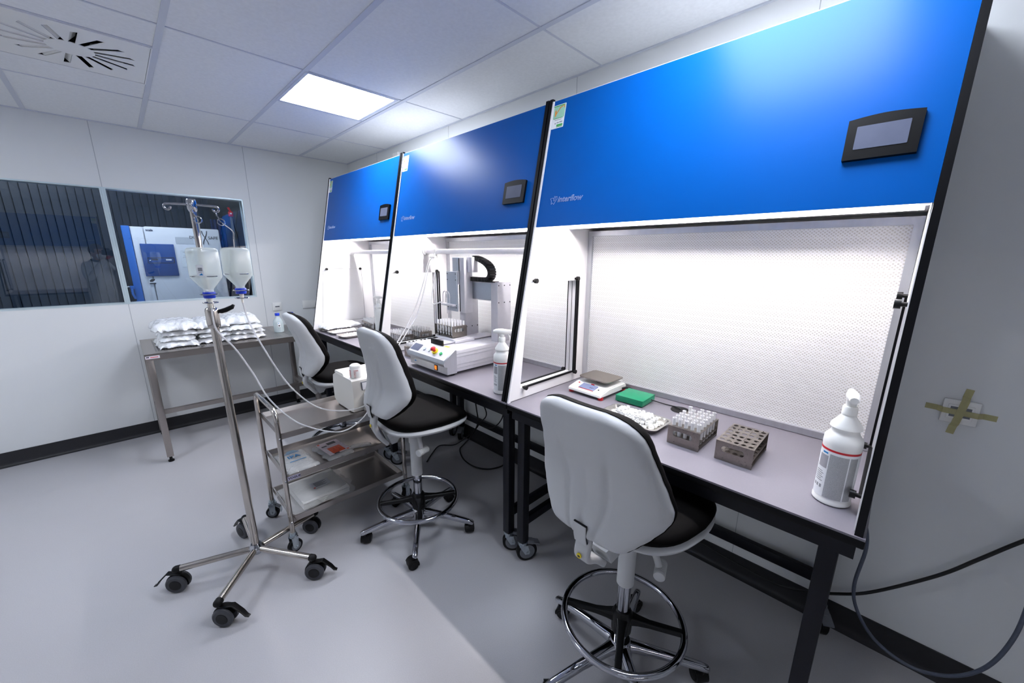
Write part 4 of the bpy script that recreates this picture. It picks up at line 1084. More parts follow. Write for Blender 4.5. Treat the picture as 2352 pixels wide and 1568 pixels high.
# ------------------------------------------------------------------ racks and tubes
tube_me = None
def rack(label, loc, rotz, tubes, where, nx=5, ny=6, lx=0.12, ly=0.2, h=0.073, long_slots=False, skip=()):
    global tube_me
    t = thing('tube_rack', label, 'tube rack', loc, rotz, 'steel tube racks')
    L = dict(parent=t, local=True)
    xs = [(-lx / 2 + lx * (i + 0.5) / nx) * 0.97 for i in range(nx)]
    ys = [(-ly / 2 + ly * (j + 0.5) / ny) * 0.97 for j in range(ny)]
    hl = [circle(x, y, 0.0082, 14) for x in xs for y in ys]
    MB().plate([(-lx / 2, -ly / 2), (lx / 2, -ly / 2), (lx / 2, ly / 2), (-lx / 2, ly / 2)], hl, 0.0015, M.Translation((0, 0, h - 0.0008))).build('top_plate', rack_m, **L)
    MB().plate([(-lx / 2 + .001, -ly / 2 + .001), (lx / 2 - .001, -ly / 2 + .001), (lx / 2 - .001, ly / 2 - .001), (-lx / 2 + .001, ly / 2 - .001)], hl, 0.0015, M.Translation((0, 0, 0.030))).build('middle_plate', rack_m, **L)
    MB().box((0, 0, 0.0085), (lx - 0.002, ly - 0.002, 0.0015)).build('bottom_plate', rack_m, **L)
    if not long_slots:
        for sg in (-1, 1):
            MB().plate([(-lx / 2, 0), (lx / 2, 0), (lx / 2, h - 0.0016), (-lx / 2, h - 0.0016)], [stadium(-0.004, 0.045, 0.074, 0.022)], 0.0015, M(((1, 0, 0, 0), (0, 0, -1, sg * (ly / 2 - 0.0008)), (0, 1, 0, 0), (0, 0, 0, 1)))).build('end_plate', rack_m, **L)
    else:
        n = 4
        for sg in (-1, 1):
            MB().plate([(-lx / 2, 0), (lx / 2, 0), (lx / 2, h - 0.0016), (-lx / 2, h - 0.0016)], [stadium(-lx / 2 + lx * (q + .5) / n, 0.045, 0.058, 0.03) for q in range(n)], 0.0015, M(((1, 0, 0, 0), (0, 0, -1, sg * (ly / 2 - 0.0008)), (0, 1, 0, 0), (0, 0, 0, 1)))).build('side_plate', rack_m, **L)
    if tubes:
        if tube_me is None:
            r = 0.0068
            o = MB().lathe([(0, 0.0), (r * 0.6, 0.001), (r * 0.92, 0.006), (r, 0.02), (r, 0.088), (r * 1.08, 0.0885), (r * 1.08, 0.0915), (r * 0.86, 0.0915), (r * 0.84, 0.03), (0, 0.01)], 16).build('test_tube', tube_m)
            tube_me = o.data; bpy.data.objects.remove(o)
        mw = M.Translation(V(loc)) @ M.Rotation(rotz, 4, 'Z')
        R = rnd
        for j, y in enumerate(ys):
            for i, x in enumerate(xs):
                if (i, j) in skip: continue
                o = bpy.data.objects.new('test_tube', tube_me)
                col.objects.link(o)
                o.matrix_world = mw @ M.Translation((x + R.uniform(-.0006, .0006), y + R.uniform(-.0006, .0006), 0.0096)) @ M.Rotation(R.uniform(-.012, .012), 4, 'X')
                if abs(rotz) > 1.0:     # turned racks: count rows from the bench front
                    row, pos, nr = i, j, nx
                    pos = ny - 1 - j if rotz > 0 else j
                else: row, pos = j, i
                tag(o, 'clear tube %s, %s row back, %s from left' % (where, ORD[row], ORD[pos]), 'test tube', 'tubes ' + where)
    return t
e = ZB + 0.0005
rack('stainless tube rack full of clear tubes on the nearest bench', (4.147, -0.487, e), 0, True, 'in the rack beside the empty one', skip=((1, 5), (0, 4)))
rack('empty stainless tube rack on the nearest bench', (4.323, -0.487, e), 0, False, '')
rack('steel tube rack with clear tubes in front, left of the dispensing robot', (1.71, -0.407, e), PI / 2, True, 'in the front rack left of the robot')
rack('steel tube rack with clear tubes standing near the filter, left of the robot', (1.69, -0.215, e), PI / 2, True, 'in the rear rack left of the robot')
rack('steel tube rack with clear tubes half hidden behind the robot control panel', (2.213, -0.53, e), 0, True, 'in the rack behind the control panel')
rack('steel tube rack with clear tubes on the robot slide', (2.505, -0.468, 1.0705), PI / 2, True, 'in the rack on the robot slide')
rack('long steel tube rack with four slots a side in the farthest hood', (0.985, -0.30, e), -0.12, True, 'in the long rack of the farthest hood', nx=12, ny=4, lx=0.30, ly=0.14, long_slots=True)

# ------------------------------------------------------------------ trays with caps
tray_m = mat('tray_steel', '#d2cfc9', 0.22, 1.0, noise=(12, 0.05, 0.06))
def tray(label, loc, rotz, lx, ly, h=0.022):
    o = MB()
    rings = []
    for (gx, z) in ((0.0, h), (0.006, h + 0.001), (0.009, h), (0.018, 0.004), (0.026, 0.0015)):
        rings.append(o.ring([(x, y, z) for x, y in rrect(0, 0, lx - 2 * gx, ly - 2 * gx, 0.03 - gx * 0.4, 6)]))
    low = []
    for (gx, z) in ((0.0, h), (0.0005, h - 0.002), (0.009, h - 0.0025), (0.018, 0.0015), (0.026, 0.0)):
        low.append(o.ring([(x, y, z) for x, y in rrect(0, 0, lx - 2 * gx, ly - 2 * gx, 0.03 - gx * 0.4, 6)]) if z != h else rings[0])
    for rr in (rings, low):
        o.skin(rr, cap=False)
        o.bm.faces.new(rr[-1])
    return single('steel_tray', o, tray_m, loc, label, 'tray', 'steel trays', rotz=rotz)
tray('shallow steel tray of white caps on the nearest bench', (3.895, -0.495, e), -0.03, 0.285, 0.17)
tray('steel tray holding a plastic bag in the farthest hood', (0.775, -0.60, e), 0.1, 0.17, 0.29)
tray('steel tray of white caps between the bagged tray and another tray', (0.985, -0.585, e), 0.08, 0.165, 0.29)
tray('steel tray of white caps nearest the middle hood', (1.21, -0.585, e), 0.05, 0.165, 0.29)
cap_o = MB().lathe([(0, 0.0), (0.0085, 0.0), (0.009, 0.002), (0.009, 0.011), (0.0065, 0.013), (0.0065, 0.018), (0, 0.018)], 14).build('stopper', mat('white_cap_plastic', '#f4f4f2', 0.35, noise=(30, 0.01)))
cap_me = cap_o.data; bpy.data.objects.remove(cap_o)
def caps(cx, cy, lx, ly, rotz, label, group, n, layers):
    for l in range(layers):
        nl_ = int(n / layers * (1.25 - 0.5 * l / max(1, layers - 1)) + 0.5) if layers > 1 else n
        sx, sy = lx * (1 - 0.16 * l), ly * (1 - 0.16 * l)
        nx = max(1, int(math.sqrt(nl_ * sx / sy))); ny = max(1, int(nl_ / nx))
        for i in range(nx):
            for j in range(ny):
                x = (-0.5 + (i + 0.5) / nx) * sx + rnd.uniform(-.002, .002); y = (-0.5 + (j + 0.5) / ny) * sy + rnd.uniform(-.002, .002)
                o = bpy.data.objects.new('stopper', cap_me); col.objects.link(o)
                o.matrix_world = M.Translation((cx, cy, e + 0.008 + 0.013 * l)) @ M.Rotation(rotz, 4, 'Z') @ M.Translation((x, y, 0)) @ M.Rotation(rnd.uniform(0, 6), 4, 'Z') @ M.Rotation(rnd.choice([0.1, 1.3, 1.6, 0.5]), 4, 'X') @ M.Translation((0, 0, -0.004))
                tag(o, label, 'stopper', group)
caps(3.895, -0.495, 0.225, 0.115, -0.03, 'small white stopper heaped in the tray on the nearest bench', 'caps in the nearest tray', 130, 3)
caps(0.985, -0.585, 0.10, 0.22, 0.08, 'white stopper in the middle steel tray of the farthest hood', 'caps in the middle far tray', 48, 2)
caps(1.21, -0.585, 0.10, 0.22, 0.05, 'white stopper in the tray of the farthest hood nearest the middle hood', 'caps in the far tray beside the middle hood', 48, 2)
single('plastic_bag', bag_mesh(0.20, 0.34, 0.055, 77), bag_m, (0.79, -0.56, e + 0.0245), 'crinkled clear plastic bag lying on the steel tray in the farthest hood', 'bag', rotz=0.1, ang=75)

# ------------------------------------------------------------------ spray bottles
lab_txt = mat('fine_print_label', '#a9abad', 0.35, noise=(700, 0.35), stretch=(1, 1, 2.5))
def spray(loc, rz, label, body, clear=False, am=0.0):
    b = thing('spray_bottle', label, 'spray bottle', loc, rz, 'spray bottles in the hoods')
    L = dict(parent=b, local=True)
    prof = [(0, 0.0), (0.042, 0.0), (0.0465, 0.004), (0.0465, 0.012), (0.0445, 0.016), (0.0445, 0.175), (0.0455, 0.185), (0.0445, 0.205), (0.035, 0.218), (0.0315, 0.226), (0.033, 0.232), (0.0375, 0.236), (0.036, 0.244), (0.017, 0.272), (0.0155, 0.276), (0.0155, 0.285), (0, 0.285)]
    MB().lathe(prof, 40).build('bottle_body', body, **L)
    MB().lathe([(0, 0.276), (0.0178, 0.276), (0.0178, 0.296), (0.0155, 0.300), (0, 0.3)], 24).build('collar', white_p, **L)
    hd_ = MB()
    secs = [(-0.045, 0.328, 0.010, 0.009), (-0.03, 0.331, 0.013, 0.012), (0.0, 0.328, 0.0155, 0.017), (0.025, 0.327, 0.0135, 0.0145), (0.045, 0.328, 0.010, 0.011), (0.052, 0.328, 0.009, 0.010)]
    hd_.skin([hd_.ring([(x, math.cos(2 * PI * i / 16) * a, z + math.sin(2 * PI * i / 16) * c) for i in range(16)]) for x, z, a, c in secs])
    hd_.cyl((0, 0, 0.296), (0, 0, 0.318), 0.011, 0.013, n=18)
    hd_.build('spray_head', white_p, **L)
    MB().sweep([(0.030, 0, 0.318), (0.040, 0, 0.30), (0.043, 0, 0.278), (0.050, 0, 0.262)], rrect(0, 0, 0.016, 0.006, 0.002), up=(1, 0, 0)).build('trigger', white_p, **L)
    if not clear:
        def arcp(a0, a1, z0, z1, r, n=20):
            m_ = MB()
            A = m_.ring([(r * math.cos(a0 + (a1 - a0) * i / n), r * math.sin(a0 + (a1 - a0) * i / n), z0) for i in range(n + 1)])
            B = m_.ring([(r * math.cos(a0 + (a1 - a0) * i / n), r * math.sin(a0 + (a1 - a0) * i / n), z1) for i in range(n + 1)])
            for i in range(n): m_.bm.faces.new((A[i], A[i + 1], B[i + 1], B[i]))
            return m_
        lb = MB().lathe([(0.0446, 0.020), (0.0449, 0.020), (0.0449, 0.172), (0.0446, 0.172)], 40).build('bottle_label', paper_m, **L)
        MB().lathe([(0.0447, 0.166), (0.0453, 0.166), (0.0453, 0.172), (0.0447, 0.172)], 40).build('red_band', red_m, parent=lb, local=True)
        arcp(am - 0.45, am + 0.55, 0.022, 0.158, 0.0452).build('text_block', lab_txt, parent=lb, local=True)
        arcp(am + 0.62, am + 1.1, 0.022, 0.158, 0.0452).build('text_block', lab_txt, parent=lb, local=True)
        arcp(am - 1.15, am - 0.52, 0.110, 0.150, 0.0452).build('grey_panel', mat('label_grey', '#a3a2a8', 0.4, noise=(60, 0.05)), parent=lb, local=True)
        arcp(am - 0.95, am - 0.58, 0.155, 0.160, 0.0452).build('blue_mark', inkb_m, parent=lb, local=True)
        for q in range(6): arcp(am - 1.2, am - 0.62 - 0.1 * (q % 2), 0.066 + 0.006 * q, 0.0685 + 0.006 * q, 0.0452, 10).build('text_line', grey_txt, parent=lb, local=True)
        for q in range(3): arcp(am - 1.2 + 0.22 * q, am - 1.06 + 0.22 * q, 0.046, 0.056, 0.0452, 6).build('pictogram', grey_txt, parent=lb, local=True)
        if rz > 0.5: pass
    return b
spray((4.599, -0.60, e), PI / 2 + 0.15, 'white spray bottle with red-banded label on the nearest bench', white_p, am=-PI - 0.15)
b2 = spray((3.213, -0.655, e), 0.75, 'white spray bottle with red-banded label beside the dispensing robot', white_p, am=-1.55)
spray((1.18, -0.33, e), PI + 0.4, 'translucent unlabelled spray bottle in the farthest hood', mix_transparent(mat('frosted_spray_body', '#e9ecea', 0.2, noise=(10, 0.02)), 0.35, (0.95, 0.98, 0.97)), clear=True)

# ------------------------------------------------------------------ scale, green box, cable port
t = thing('lab_scale', 'white electronic scale with steel weighing plate on the nearest bench', 'scale', (3.56, -0.27, e), -0.04)
L = dict(parent=t, local=True)
bd = MB().prism([(-0.125, 0.012), (-0.12, 0.030), (-0.045, 0.047), (0.10, 0.050), (0.115, 0.040), (0.118, 0.012)], 'x', -0.105, 0.105)
bmesh.ops.bevel(bd.bm, geom=bd.bm.edges[:], offset=0.005, segments=3, affect='EDGES', clamp_overlap=True)
bd.build('body', white_p, **L)
for sx in (-1, 1):
    for sy in (-0.105, 0.1): MB().cyl((sx * 0.093, sy, 0), (sx * 0.093, sy, 0.013), 0.014, n=16).build('foot', red_m, **L)
pl = MB().plate(rrect(0, 0, 0.19, 0.155, 0.02), [], 0.006, M.Translation((0.0, 0.028, 0.074)))
bmesh.ops.bevel(pl.bm, geom=[q for q in pl.bm.edges if q.is_valid and len(q.link_faces) == 2 and q.calc_face_angle(0) > 0.8], offset=0.002, segments=2, affect='EDGES')
pl.build('weighing_plate', mat('satin_plate', '#a39c93', 0.42, 1.0, noise=(80, 0.05, 0.05)), **L)
MB().cyl((0, 0.03, 0.045), (0, 0.03, 0.072), 0.03, n=20).build('plate_support', plastic_black, **L)
fs = M.Translation((0, -0.082, 0.0405)) @ M.Rotation(math.atan2(0.017, 0.075), 4, 'X')
MB().plate(rrect(0, 0, 0.095, 0.048, 0.004), [], 0.002, fs @ M.Translation((0, 0, 0.0008))).mark(0).text('0.4.1', 0.014, fs @ M.Translation((0.010, -0.008, 0.0022)), ext=0.0002).mark(1).build('display', [mat('scale_display', '#7d88a8', 0.2, noise=(20, 0.05)), ink_m], **L)
MB().plate(rrect(0.006, 0.029, 0.018, 0.007, 0.001), [], 0.002, fs @ M.Translation((0, 0, 0.0012))).plate(circle(-0.073, 0.017, 0.005), [], 0.002, fs @ M.Translation((0, 0, 0.0012))).plate(rrect(0, -0.028, 0.095, 0.002, 0.0005), [], 0.002, fs @ M.Translation((0, 0, 0.0012))).build('red_marks', red_m, **L)
MB().plate(circle(0.066, -0.004, 0.004), [], 0.002, fs @ M.Translation((0, 0, 0.0012))).build('button', plastic_black, **L)
t = thing('green_box', 'flat green plastic box beside the scale, on four feet', 'box', (3.778, -0.262, e), 0.03)
L = dict(parent=t, local=True)
MB().box((0, 0, 0.0185), (0.145, 0.142, 0.031), bev=0.004).build('case', green_m, **L)
MB().box((0, 0, 0.0325), (0.1452, 0.1422, 0.0012)).build('lid_joint', mat('deep_green', '#04694a', 0.4, noise=(30, 0.04)), **L)
for sx in (-1, 1):
    for sy in (-1, 1): MB().cyl((sx * 0.06, sy * 0.058, 0), (sx * 0.06, sy * 0.058, 0.004), 0.008, n=14).build('foot', rubber_m, **L)
single('cable_port', MB().lathe([(0, 0.0), (0.042, 0.0), (0.042, 0.002), (0.038, 0.0042), (0.02, 0.0045), (0, 0.004)], 32), plastic_black, (3.99, -0.222, e - 0.0003), 'round black cable port in the nearest bench top', 'cable port')
tag(MB().tube([(3.85, -0.235, e + 0.018), (3.875, -0.225, e + 0.012), (3.91, -0.208, e + 0.004), (3.945, -0.205, e + 0.004), (3.972, -0.218, e + 0.009), (3.992, -0.224, e + 0.006)], 0.0026, 8, k=6).build('thin_cable', cable_m), 'thin black cable from the green box to the round port', 'cable')
tag(MB().tube([(3.668, -0.20, e + 0.022), (3.69, -0.185, e + 0.03), (3.715, -0.172, e + 0.02), (3.735, -0.166, e + 0.006)], 0.006, 10, k=6).build('scale_plug', cable_m), 'short black power plug lead behind the scale', 'cable')

# ------------------------------------------------------------------ dispensing robot
t = thing('dispensing_robot', 'bench-top gantry dispensing robot in the middle hood', 'robot', (2.6, -0.45, e))
B0 = 0.905
bs = MB().box((2.6, -0.41, 0.972), (0.40, 0.50, 0.134), bev=0.003)
bs.build('base', alu_w, t)
gr = MB()
for z in (0.926, 0.948, 0.996, 1.016): gr.box((2.8003, -0.41, z), (0.001, 0.49, 0.003))
gr.build('groove', alu_m, t)
ep = MB().prism([(-0.716, 0.900), (-0.716, 0.945), (-0.735, 0.952), (-0.742, 0.968), (-0.735, 0.985), (-0.655, 1.043), (-0.645, 1.043), (-0.645, 0.900)], 'x', 2.385, 2.803)
ep.build('control_housing', alu_m, t)
sl_ = M.Translation((2.594, -0.695, 1.014)) @ M.Rotation(math.atan2(0.058, 0.08), 4, 'X')
pn = MB().plate(rrect(0, 0, 0.40, 0.090, 0.004), [], 0.002, sl_ @ M.Translation((0, 0, 0.0008))).build('control_panel', alu_w, t)
MB().plate(rrect(-0.148, -0.004, 0.092, 0.052, 0.003), [], 0.002, sl_ @ M.Translation((0, 0, 0.0024))).build('screen', screen_m, parent=pn)
for i, (x, m_) in enumerate(((-0.055, alu_b), (0.0, alu_b), (0.125, mat('green_button', '#17a35c', 0.4, noise=(30, 0.05))))):
    MB().cyl(sl_ @ V((x, -0.004, 0.001)), sl_ @ V((x, -0.004, 0.008)), 0.011, n=18).build('push_button', m_, parent=pn)
MB().cyl(sl_ @ V((0.06, 0.0, 0.001)), sl_ @ V((0.06, 0.0, 0.012)), 0.021, n=24).build('stop_collar', yellow_m, parent=pn)
MB().cyl(sl_ @ V((0.06, 0.0, 0.010)), sl_ @ V((0.06, 0.0, 0.024)), 0.010, n=18).sphere(sl_ @ V((0.06, 0.0, 0.030)), (0.018, 0.018, 0.011), mtx=M.Rotation(0.6, 4, 'X')).build('emergency_stop', red_m, parent=pn)
MB().box((2.685, -0.7165, 0.924), (0.034, 0.003, 0.034)).mark(0).box((2.685, -0.7185, 0.924), (0.018, 0.005, 0.024), M.Rotation(0.1, 4, 'X')).mark(1).build('power_switch', [black_m, orange_m], t)
MB().box((2.45, -0.7165, 0.925), (0.034, 0.002, 0.014)).mark(0).box((2.45, -0.7178, 0.925), (0.02, 0.001, 0.007)).mark(1).build('port', [alu_w, inkb_m], t)
for x in (2.43, 2.77):
    for y in (-0.66, -0.22): MB().cyl((x, y, e), (x, y, 0.906), 0.017, n=18).build('foot', rubber_m, t)
MB().plate(rrect(2.60, -0.625, 0.045, 0.028, 0.003), [], 0.001, M.Translation((0.08, 0, 1.0395))).build('warning_label', yellow_m, t)
# slide and carriage
MB().box((2.585, -0.40, 1.046), (0.115, 0.46, 0.013)).build('slide_rail', alu_w, t)
MB().box((2.585, -0.40, 1.046), (0.1165, 0.455, 0.004)).build('slide_groove', ink_m, t)
MB().box((2.585, -0.635, 1.058), (0.128, 0.014, 0.036), bev=0.002).build('slide_end_cap', plastic_black, t)
MB().box((2.53, -0.47, 1.060), (0.20, 0.14, 0.010), bev=0.002).box((2.585, -0.46, 1.050), (0.13, 0.16, 0.016), bev=0.002).build('carriage', alu_w, t)
# gantry
for x0, x1, m_ in ((2.735, 2.80, alu_w), (2.395, 2.46, alu_w)):
    c = MB().box(((x0 + x1) / 2, -0.245, 1.235), (x1 - x0, 0.12, 0.392), bev=0.003).build('column', m_, t)
    s = MB()
    for y in (-0.295, -0.245, -0.195):
        for z in (1.10, 1.30, 1.41): s.cyl((x1 - 0.001, y, z), (x1 + 0.002, y, z), 0.004, n=10)
    s.build('screw', ink_m, parent=c)
MB().box((2.60, -0.262, 1.366), (0.27, 0.075, 0.11), bev=0.003).build('cross_beam', alu_b, t)
MB().box((2.60, -0.262, 1.4235), (0.27, 0.085, 0.006)).box((2.60, -0.262, 1.309), (0.27, 0.079, 0.006)).build('beam_edge', alu_w, t)
MB().box((2.60, -0.295, 1.432), (0.35, 0.05, 0.006)).build('chain_tray', plastic_black, t)
# vertical axis
MB().box((2.528, -0.345, 1.40), (0.050, 0.07, 0.37), bev=0.002).build('vertical_axis', alu_w, t)
MB().box((2.4975, -0.362, 1.40), (0.014, 0.03, 0.36)).build('axis_slot', plastic_black, t)
MB().box((2.447, -0.338, 1.50), (0.085, 0.055, 0.17), bev=0.002).build('motor_housing', alu_b, t)
MB().box((2.578, -0.33, 1.538), (0.055, 0.05, 0.10), bev=0.002).build('chain_bracket', alu_w, t)
hp = MB().box((2.430, -0.390, 1.355), (0.115, 0.010, 0.27), bev=0.002).build('head_plate', alu_b, t)
s = MB()
for x in (2.382, 2.478):
    for z in (1.475, 1.435, 1.26, 1.245): s.cyl((x, -0.3945, z), (x, -0.397, z), 0.0035, n=10)
s.build('screw', ink_m, parent=hp)
MB().box((2.485, -0.372, 1.45), (0.03, 0.03, 0.09)).build('slide_block', alu_w, t)
nb = MB().box((2.41, -0.412, 1.263), (0.135, 0.03, 0.012), bev=0.001).build('needle_bar', alu_w, t)
for x in (2.392, 2.425):
    MB().cyl((x, -0.412, 1.20), (x, -0.412, 1.31), 0.0022, n=8).build('needle', alu_m, parent=nb)
for i, x in enumerate((2.392, 2.425)):
    MB().tube([(x, -0.412, 1.31), (x - 0.004, -0.412, 1.335), (x - 0.022, -0.41, 1.352), (x - 0.045, -0.408, 1.345), (x - 0.055, -0.406, 1.315), (x - 0.058, -0.405, 1.275)], 0.0035, 8, k=5).build('needle_hose', hose_m, parent=nb)
# drag chain
path = catmull([(2.575, -0.30, 1.585), (2.62, -0.30, 1.575), (2.685, -0.30, 1.553), (2.728, -0.30, 1.522), (2.742, -0.30, 1.487), (2.728, -0.30, 1.456), (2.69, -0.30, 1.444), (2.60, -0.30, 1.444), (2.48, -0.30, 1.444)], 5)
dc = MB()
for a, b in zip(path[::2], path[2::2]):
    d = (b - a); ln = d.length
    an = math.atan2(d.z, d.x)
    dc.box((a + b) / 2, (ln * 0.97, 0.055, 0.027), M.Rotation(-an, 4, 'Y'), bev=0.002)
    dc.box((a + b) / 2, (ln * 1.05, 0.049, 0.024), M.Rotation(-an, 4, 'Y'))
dc.build('drag_chain', plastic_black, t)
# hoses hanging from the bar, held by a clip
cx_ = 2.14
ck = thing('hose_clip', 'white clip on the hanging bar of the middle hood', 'clip', (cx_, -0.313, 1.58))
MB().box((cx_, -0.313, 1.6245), (0.036, 0.036, 0.040), bev=0.003).build('clamp', white_p, ck)
MB().box((cx_ - 0.005, -0.335, 1.585), (0.065, 0.03, 0.014), bev=0.003).box((cx_, -0.325, 1.597), (0.02, 0.02, 0.03)).build('holder', white_p, ck)
for pts, lb in (([(cx_ - 0.02, -0.338, 1.578), (cx_ - 0.045, -0.36, 1.54), (cx_ - 0.07, -0.385, 1.42), (2.04, -0.44, 1.24), (2.02, -0.52, 1.08), (2.03, -0.62, 0.96), (2.055, -0.70, 0.895), (2.06, -0.765, 0.892)], 'long clear hose from the bar clip down past the racks to the bench edge'),
                ([(cx_ + 0.0, -0.338, 1.578), (cx_ - 0.02, -0.37, 1.52), (2.095, -0.40, 1.36), (2.075, -0.46, 1.17), (2.075, -0.54, 1.06), (2.085, -0.63, 0.96), (2.10, -0.71, 0.895), (2.085, -0.77, 0.892)], 'second clear hose from the bar clip, reaching the bench edge beside the robot'),
                ([(cx_ + 0.015, -0.338, 1.578), (cx_ + 0.03, -0.35, 1.55), (2.175, -0.36, 1.46), (2.16, -0.375, 1.33), (2.20, -0.40, 1.25), (2.31, -0.41, 1.272), (2.334, -0.407, 1.272)], 'short clear hose from the bar clip to the robot needles')):
    tag(MB().tube(pts, 0.0038, 8, k=8).build('hose', hose_m), lb, 'hose', 'hoses of the dispensing robot')

# ------------------------------------------------------------------ packs on the trolley
def flat_pack(name, lx, ly, h, seed, m, loc, label, cat, rz, extra=None):
    o = bag_mesh(lx, ly, h, seed)
    return single(name, o, m, loc, label, cat, rotz=rz, ang=75)
S2, S3 = 0.4275, 0.1805
def pack(name, label, loc, rz):
    return thing(name, label, 'pack', loc, rz)
t = pack('wipes_pack', 'clear pack of white wipes printed IPA in blue, on the middle shelf', (2.335, -1.455, S2), 0.06)
L = dict(parent=t, local=True)
cloth_m = mat('white_wipes', '#eceae6', 0.7, noise=(60, 0.03), bump=(500, 0.3))
bag_mesh(0.245, 0.15, 0.026, 5, 0.1).build('wipes', cloth_m, ang=75, **L)
o = bag_mesh(0.275, 0.165, 0.030, 6, 0.15); o.build('film', clear_bag, ang=75, **L)
def flat(x, y, z, r): return M.Translation((x, y, z)) @ M.Rotation(r, 4, 'Z')
MB().text('IPA', 0.046, flat(-0.01, -0.036, 0.0335, PI / 2), ext=0.0004, bold=0.0006, align='LEFT').box((0.035, 0.0, 0.0335), (0.005, 0.085, 0.0008)).box((-0.075, 0.0, 0.0335), (0.004, 0.085, 0.0008)).build('print', inkb_m, **L)
lp = MB()
for i in range(4): lp.box((-0.088 - 0.007 * i, 0.005, 0.0325), (0.003, 0.06 - 0.008 * i, 0.0008))
lp.build('small_print', mat('pale_blue_ink', '#7fb4d8', 0.6, noise=(40, 0.05)), **L)
t = pack('printed_pack', 'clear-bagged stack with orange-red printed sheet on the middle shelf', (2.345, -1.25, S2), 0.10)
L = dict(parent=t, local=True)
bag_mesh(0.24, 0.16, 0.027, 15, 0.25).build('film', mix_transparent(mat('shiny_film', '#e6e8ea', 0.08, noise=(20, 0.05), bump=(50, 0.9, 0.006), spec=0.9), 0.6), ang=75, **L)
MB().box((-0.005, 0.0, 0.0275), (0.19, 0.125, 0.001)).mark(0).box((0.035, 0.0, 0.0288), (0.085, 0.075, 0.001)).mark(1)\
    .box((-0.065, 0.015, 0.0286), (0.03, 0.05, 0.0006)).box((0.085, -0.02, 0.0286), (0.012, 0.03, 0.0006)).box((-0.045, -0.035, 0.0286), (0.012, 0.03, 0.0006)).mark(2)\
    .box((-0.09, -0.05, 0.0286), (0.014, 0.012, 0.0006)).box((0.08, 0.05, 0.0286), (0.012, 0.014, 0.0006)).mark(1).build('printed_sheet', [mat('lilac_sheet', '#cfc3cd', 0.5, noise=(60, 0.12)), mat('orange_red_print', '#d0512c', 0.5, noise=(90, 0.3)), ink_m], **L)
t = pack('small_packet', 'small clear packet with a beige plug lying beside the printed pack', (2.395, -1.105, S2), 1.2)
L = dict(parent=t, local=True)
bag_mesh(0.12, 0.045, 0.016, 25).build('film', clear_bag, ang=75, **L)
MB().cyl((-0.03, 0, 0.009), (0.012, 0, 0.009), 0.0055, n=14).build('plug', mat('beige_plug', '#c9b98c', 0.5, noise=(30, 0.05)), **L)
t = pack('towel_pack', 'large clear pack of folded white cleanroom towels on the bottom shelf', (2.305, -1.36, S3), 0.03)
L = dict(parent=t, local=True)
o = MB()
for i in range(7):
    o.box((rnd.uniform(-.002, .002), 0.01 + rnd.uniform(-.002, .002), 0.006 + 0.0058 * i), (0.285, 0.262, 0.0054), bev=0.002)
o.build('towels', cloth_m, **L)
bag_mesh(0.315, 0.365, 0.052, 36, 0.2).build('film', mix_transparent(mat('thin_film', '#f4f5f6', 0.08, noise=(30, 0.03), bump=(60, 1.0, 0.006), spec=0.8), 0.72), ang=75, **L)
MB().box((0.0, 0.0, 0.0525), (0.075, 0.12, 0.0008)).mark(0)
lb = MB().box((0.01, 0.02, 0.0535), (0.075, 0.105, 0.0008)).mark(0)
for i in range(8): lb.box((-0.015 + 0.007 * i, 0.022 - 0.006 * (i % 3), 0.0542), (0.0035, 0.07 - 0.012 * (i % 3), 0.0005))
lb.mark(1).cyl((0.04, -0.022, 0.0538), (0.04, -0.022, 0.0546), 0.006, n=14).mark(2)
lb.build('printed_label', [mat('grey_label', '#c3c5ca', 0.5, noise=(40, 0.05)), mat('grey_ink', '#6b6d75', 0.6, noise=(300, 0.3)), inkr_m], **L)

# ------------------------------------------------------------------ fittings on the walls
def wall_plate(name, label, loc, face, w_, h_, rock):
    t = thing(name, label, 'wall fitting', loc)
    def bx(c, d):
        return (c, d) if face == 'x' else ((c[1], -c[0], c[2]), (d[1], d[0], d[2]))
    c, d = bx((0.006, 0, 0), (0.012, w_, h_)); MB().box(c, d, bev=0.003).build('frame', white_p, t, local=True)
    for i, (yy, ww, hh, m_) in enumerate(rock):
        c, d = bx((0.0125, yy, 0), (0.005, ww, hh)); MB().box(c, d, bev=0.0015).build('insert', m_, t, local=True)
    return t
so = wall_plate('data_socket', 'white data socket on the window wall above the bottle', (0, -0.882, 1.066), 'x', 0.085, 0.085, [(0, 0.058, 0.058, white_p)])
MB().box((0.0152, 0, 0.0), (0.001, 0.04, 0.012)).build('outlet', hub_m, so, local=True)
wall_plate('light_switch', 'white double rocker switch on the window wall by the farthest hood', (0, -0.56, 1.066), 'x', 0.15, 0.085, [(-0.036, 0.055, 0.058, white_p), (0.036, 0.055, 0.058, white_p)])
so = wall_plate('taped_socket', 'white wall socket crossed with yellowish tape, right of the nearest hood', (4.862, 0, 1.073), 'y', 0.088, 0.085, [(0, 0.062, 0.052, white_p)])
MB().box((0.0, -0.0146, 0.012), (0.05, 0.001, 0.014)).box((0.0, -0.0146, -0.012), (0.05, 0.001, 0.012)).build('outlet', hub_m, so, local=True)
tape_m = mix_transparent(mat('yellowed_tape', '#d2cc9c', 0.45, noise=(40, 0.06)), 0.45, (0.95, 0.93, 0.75))
tp = thing('adhesive_tape', 'two strips of yellowish tape stuck crosswise over the wall socket', 'tape', (4.862, -0.016, 1.073))
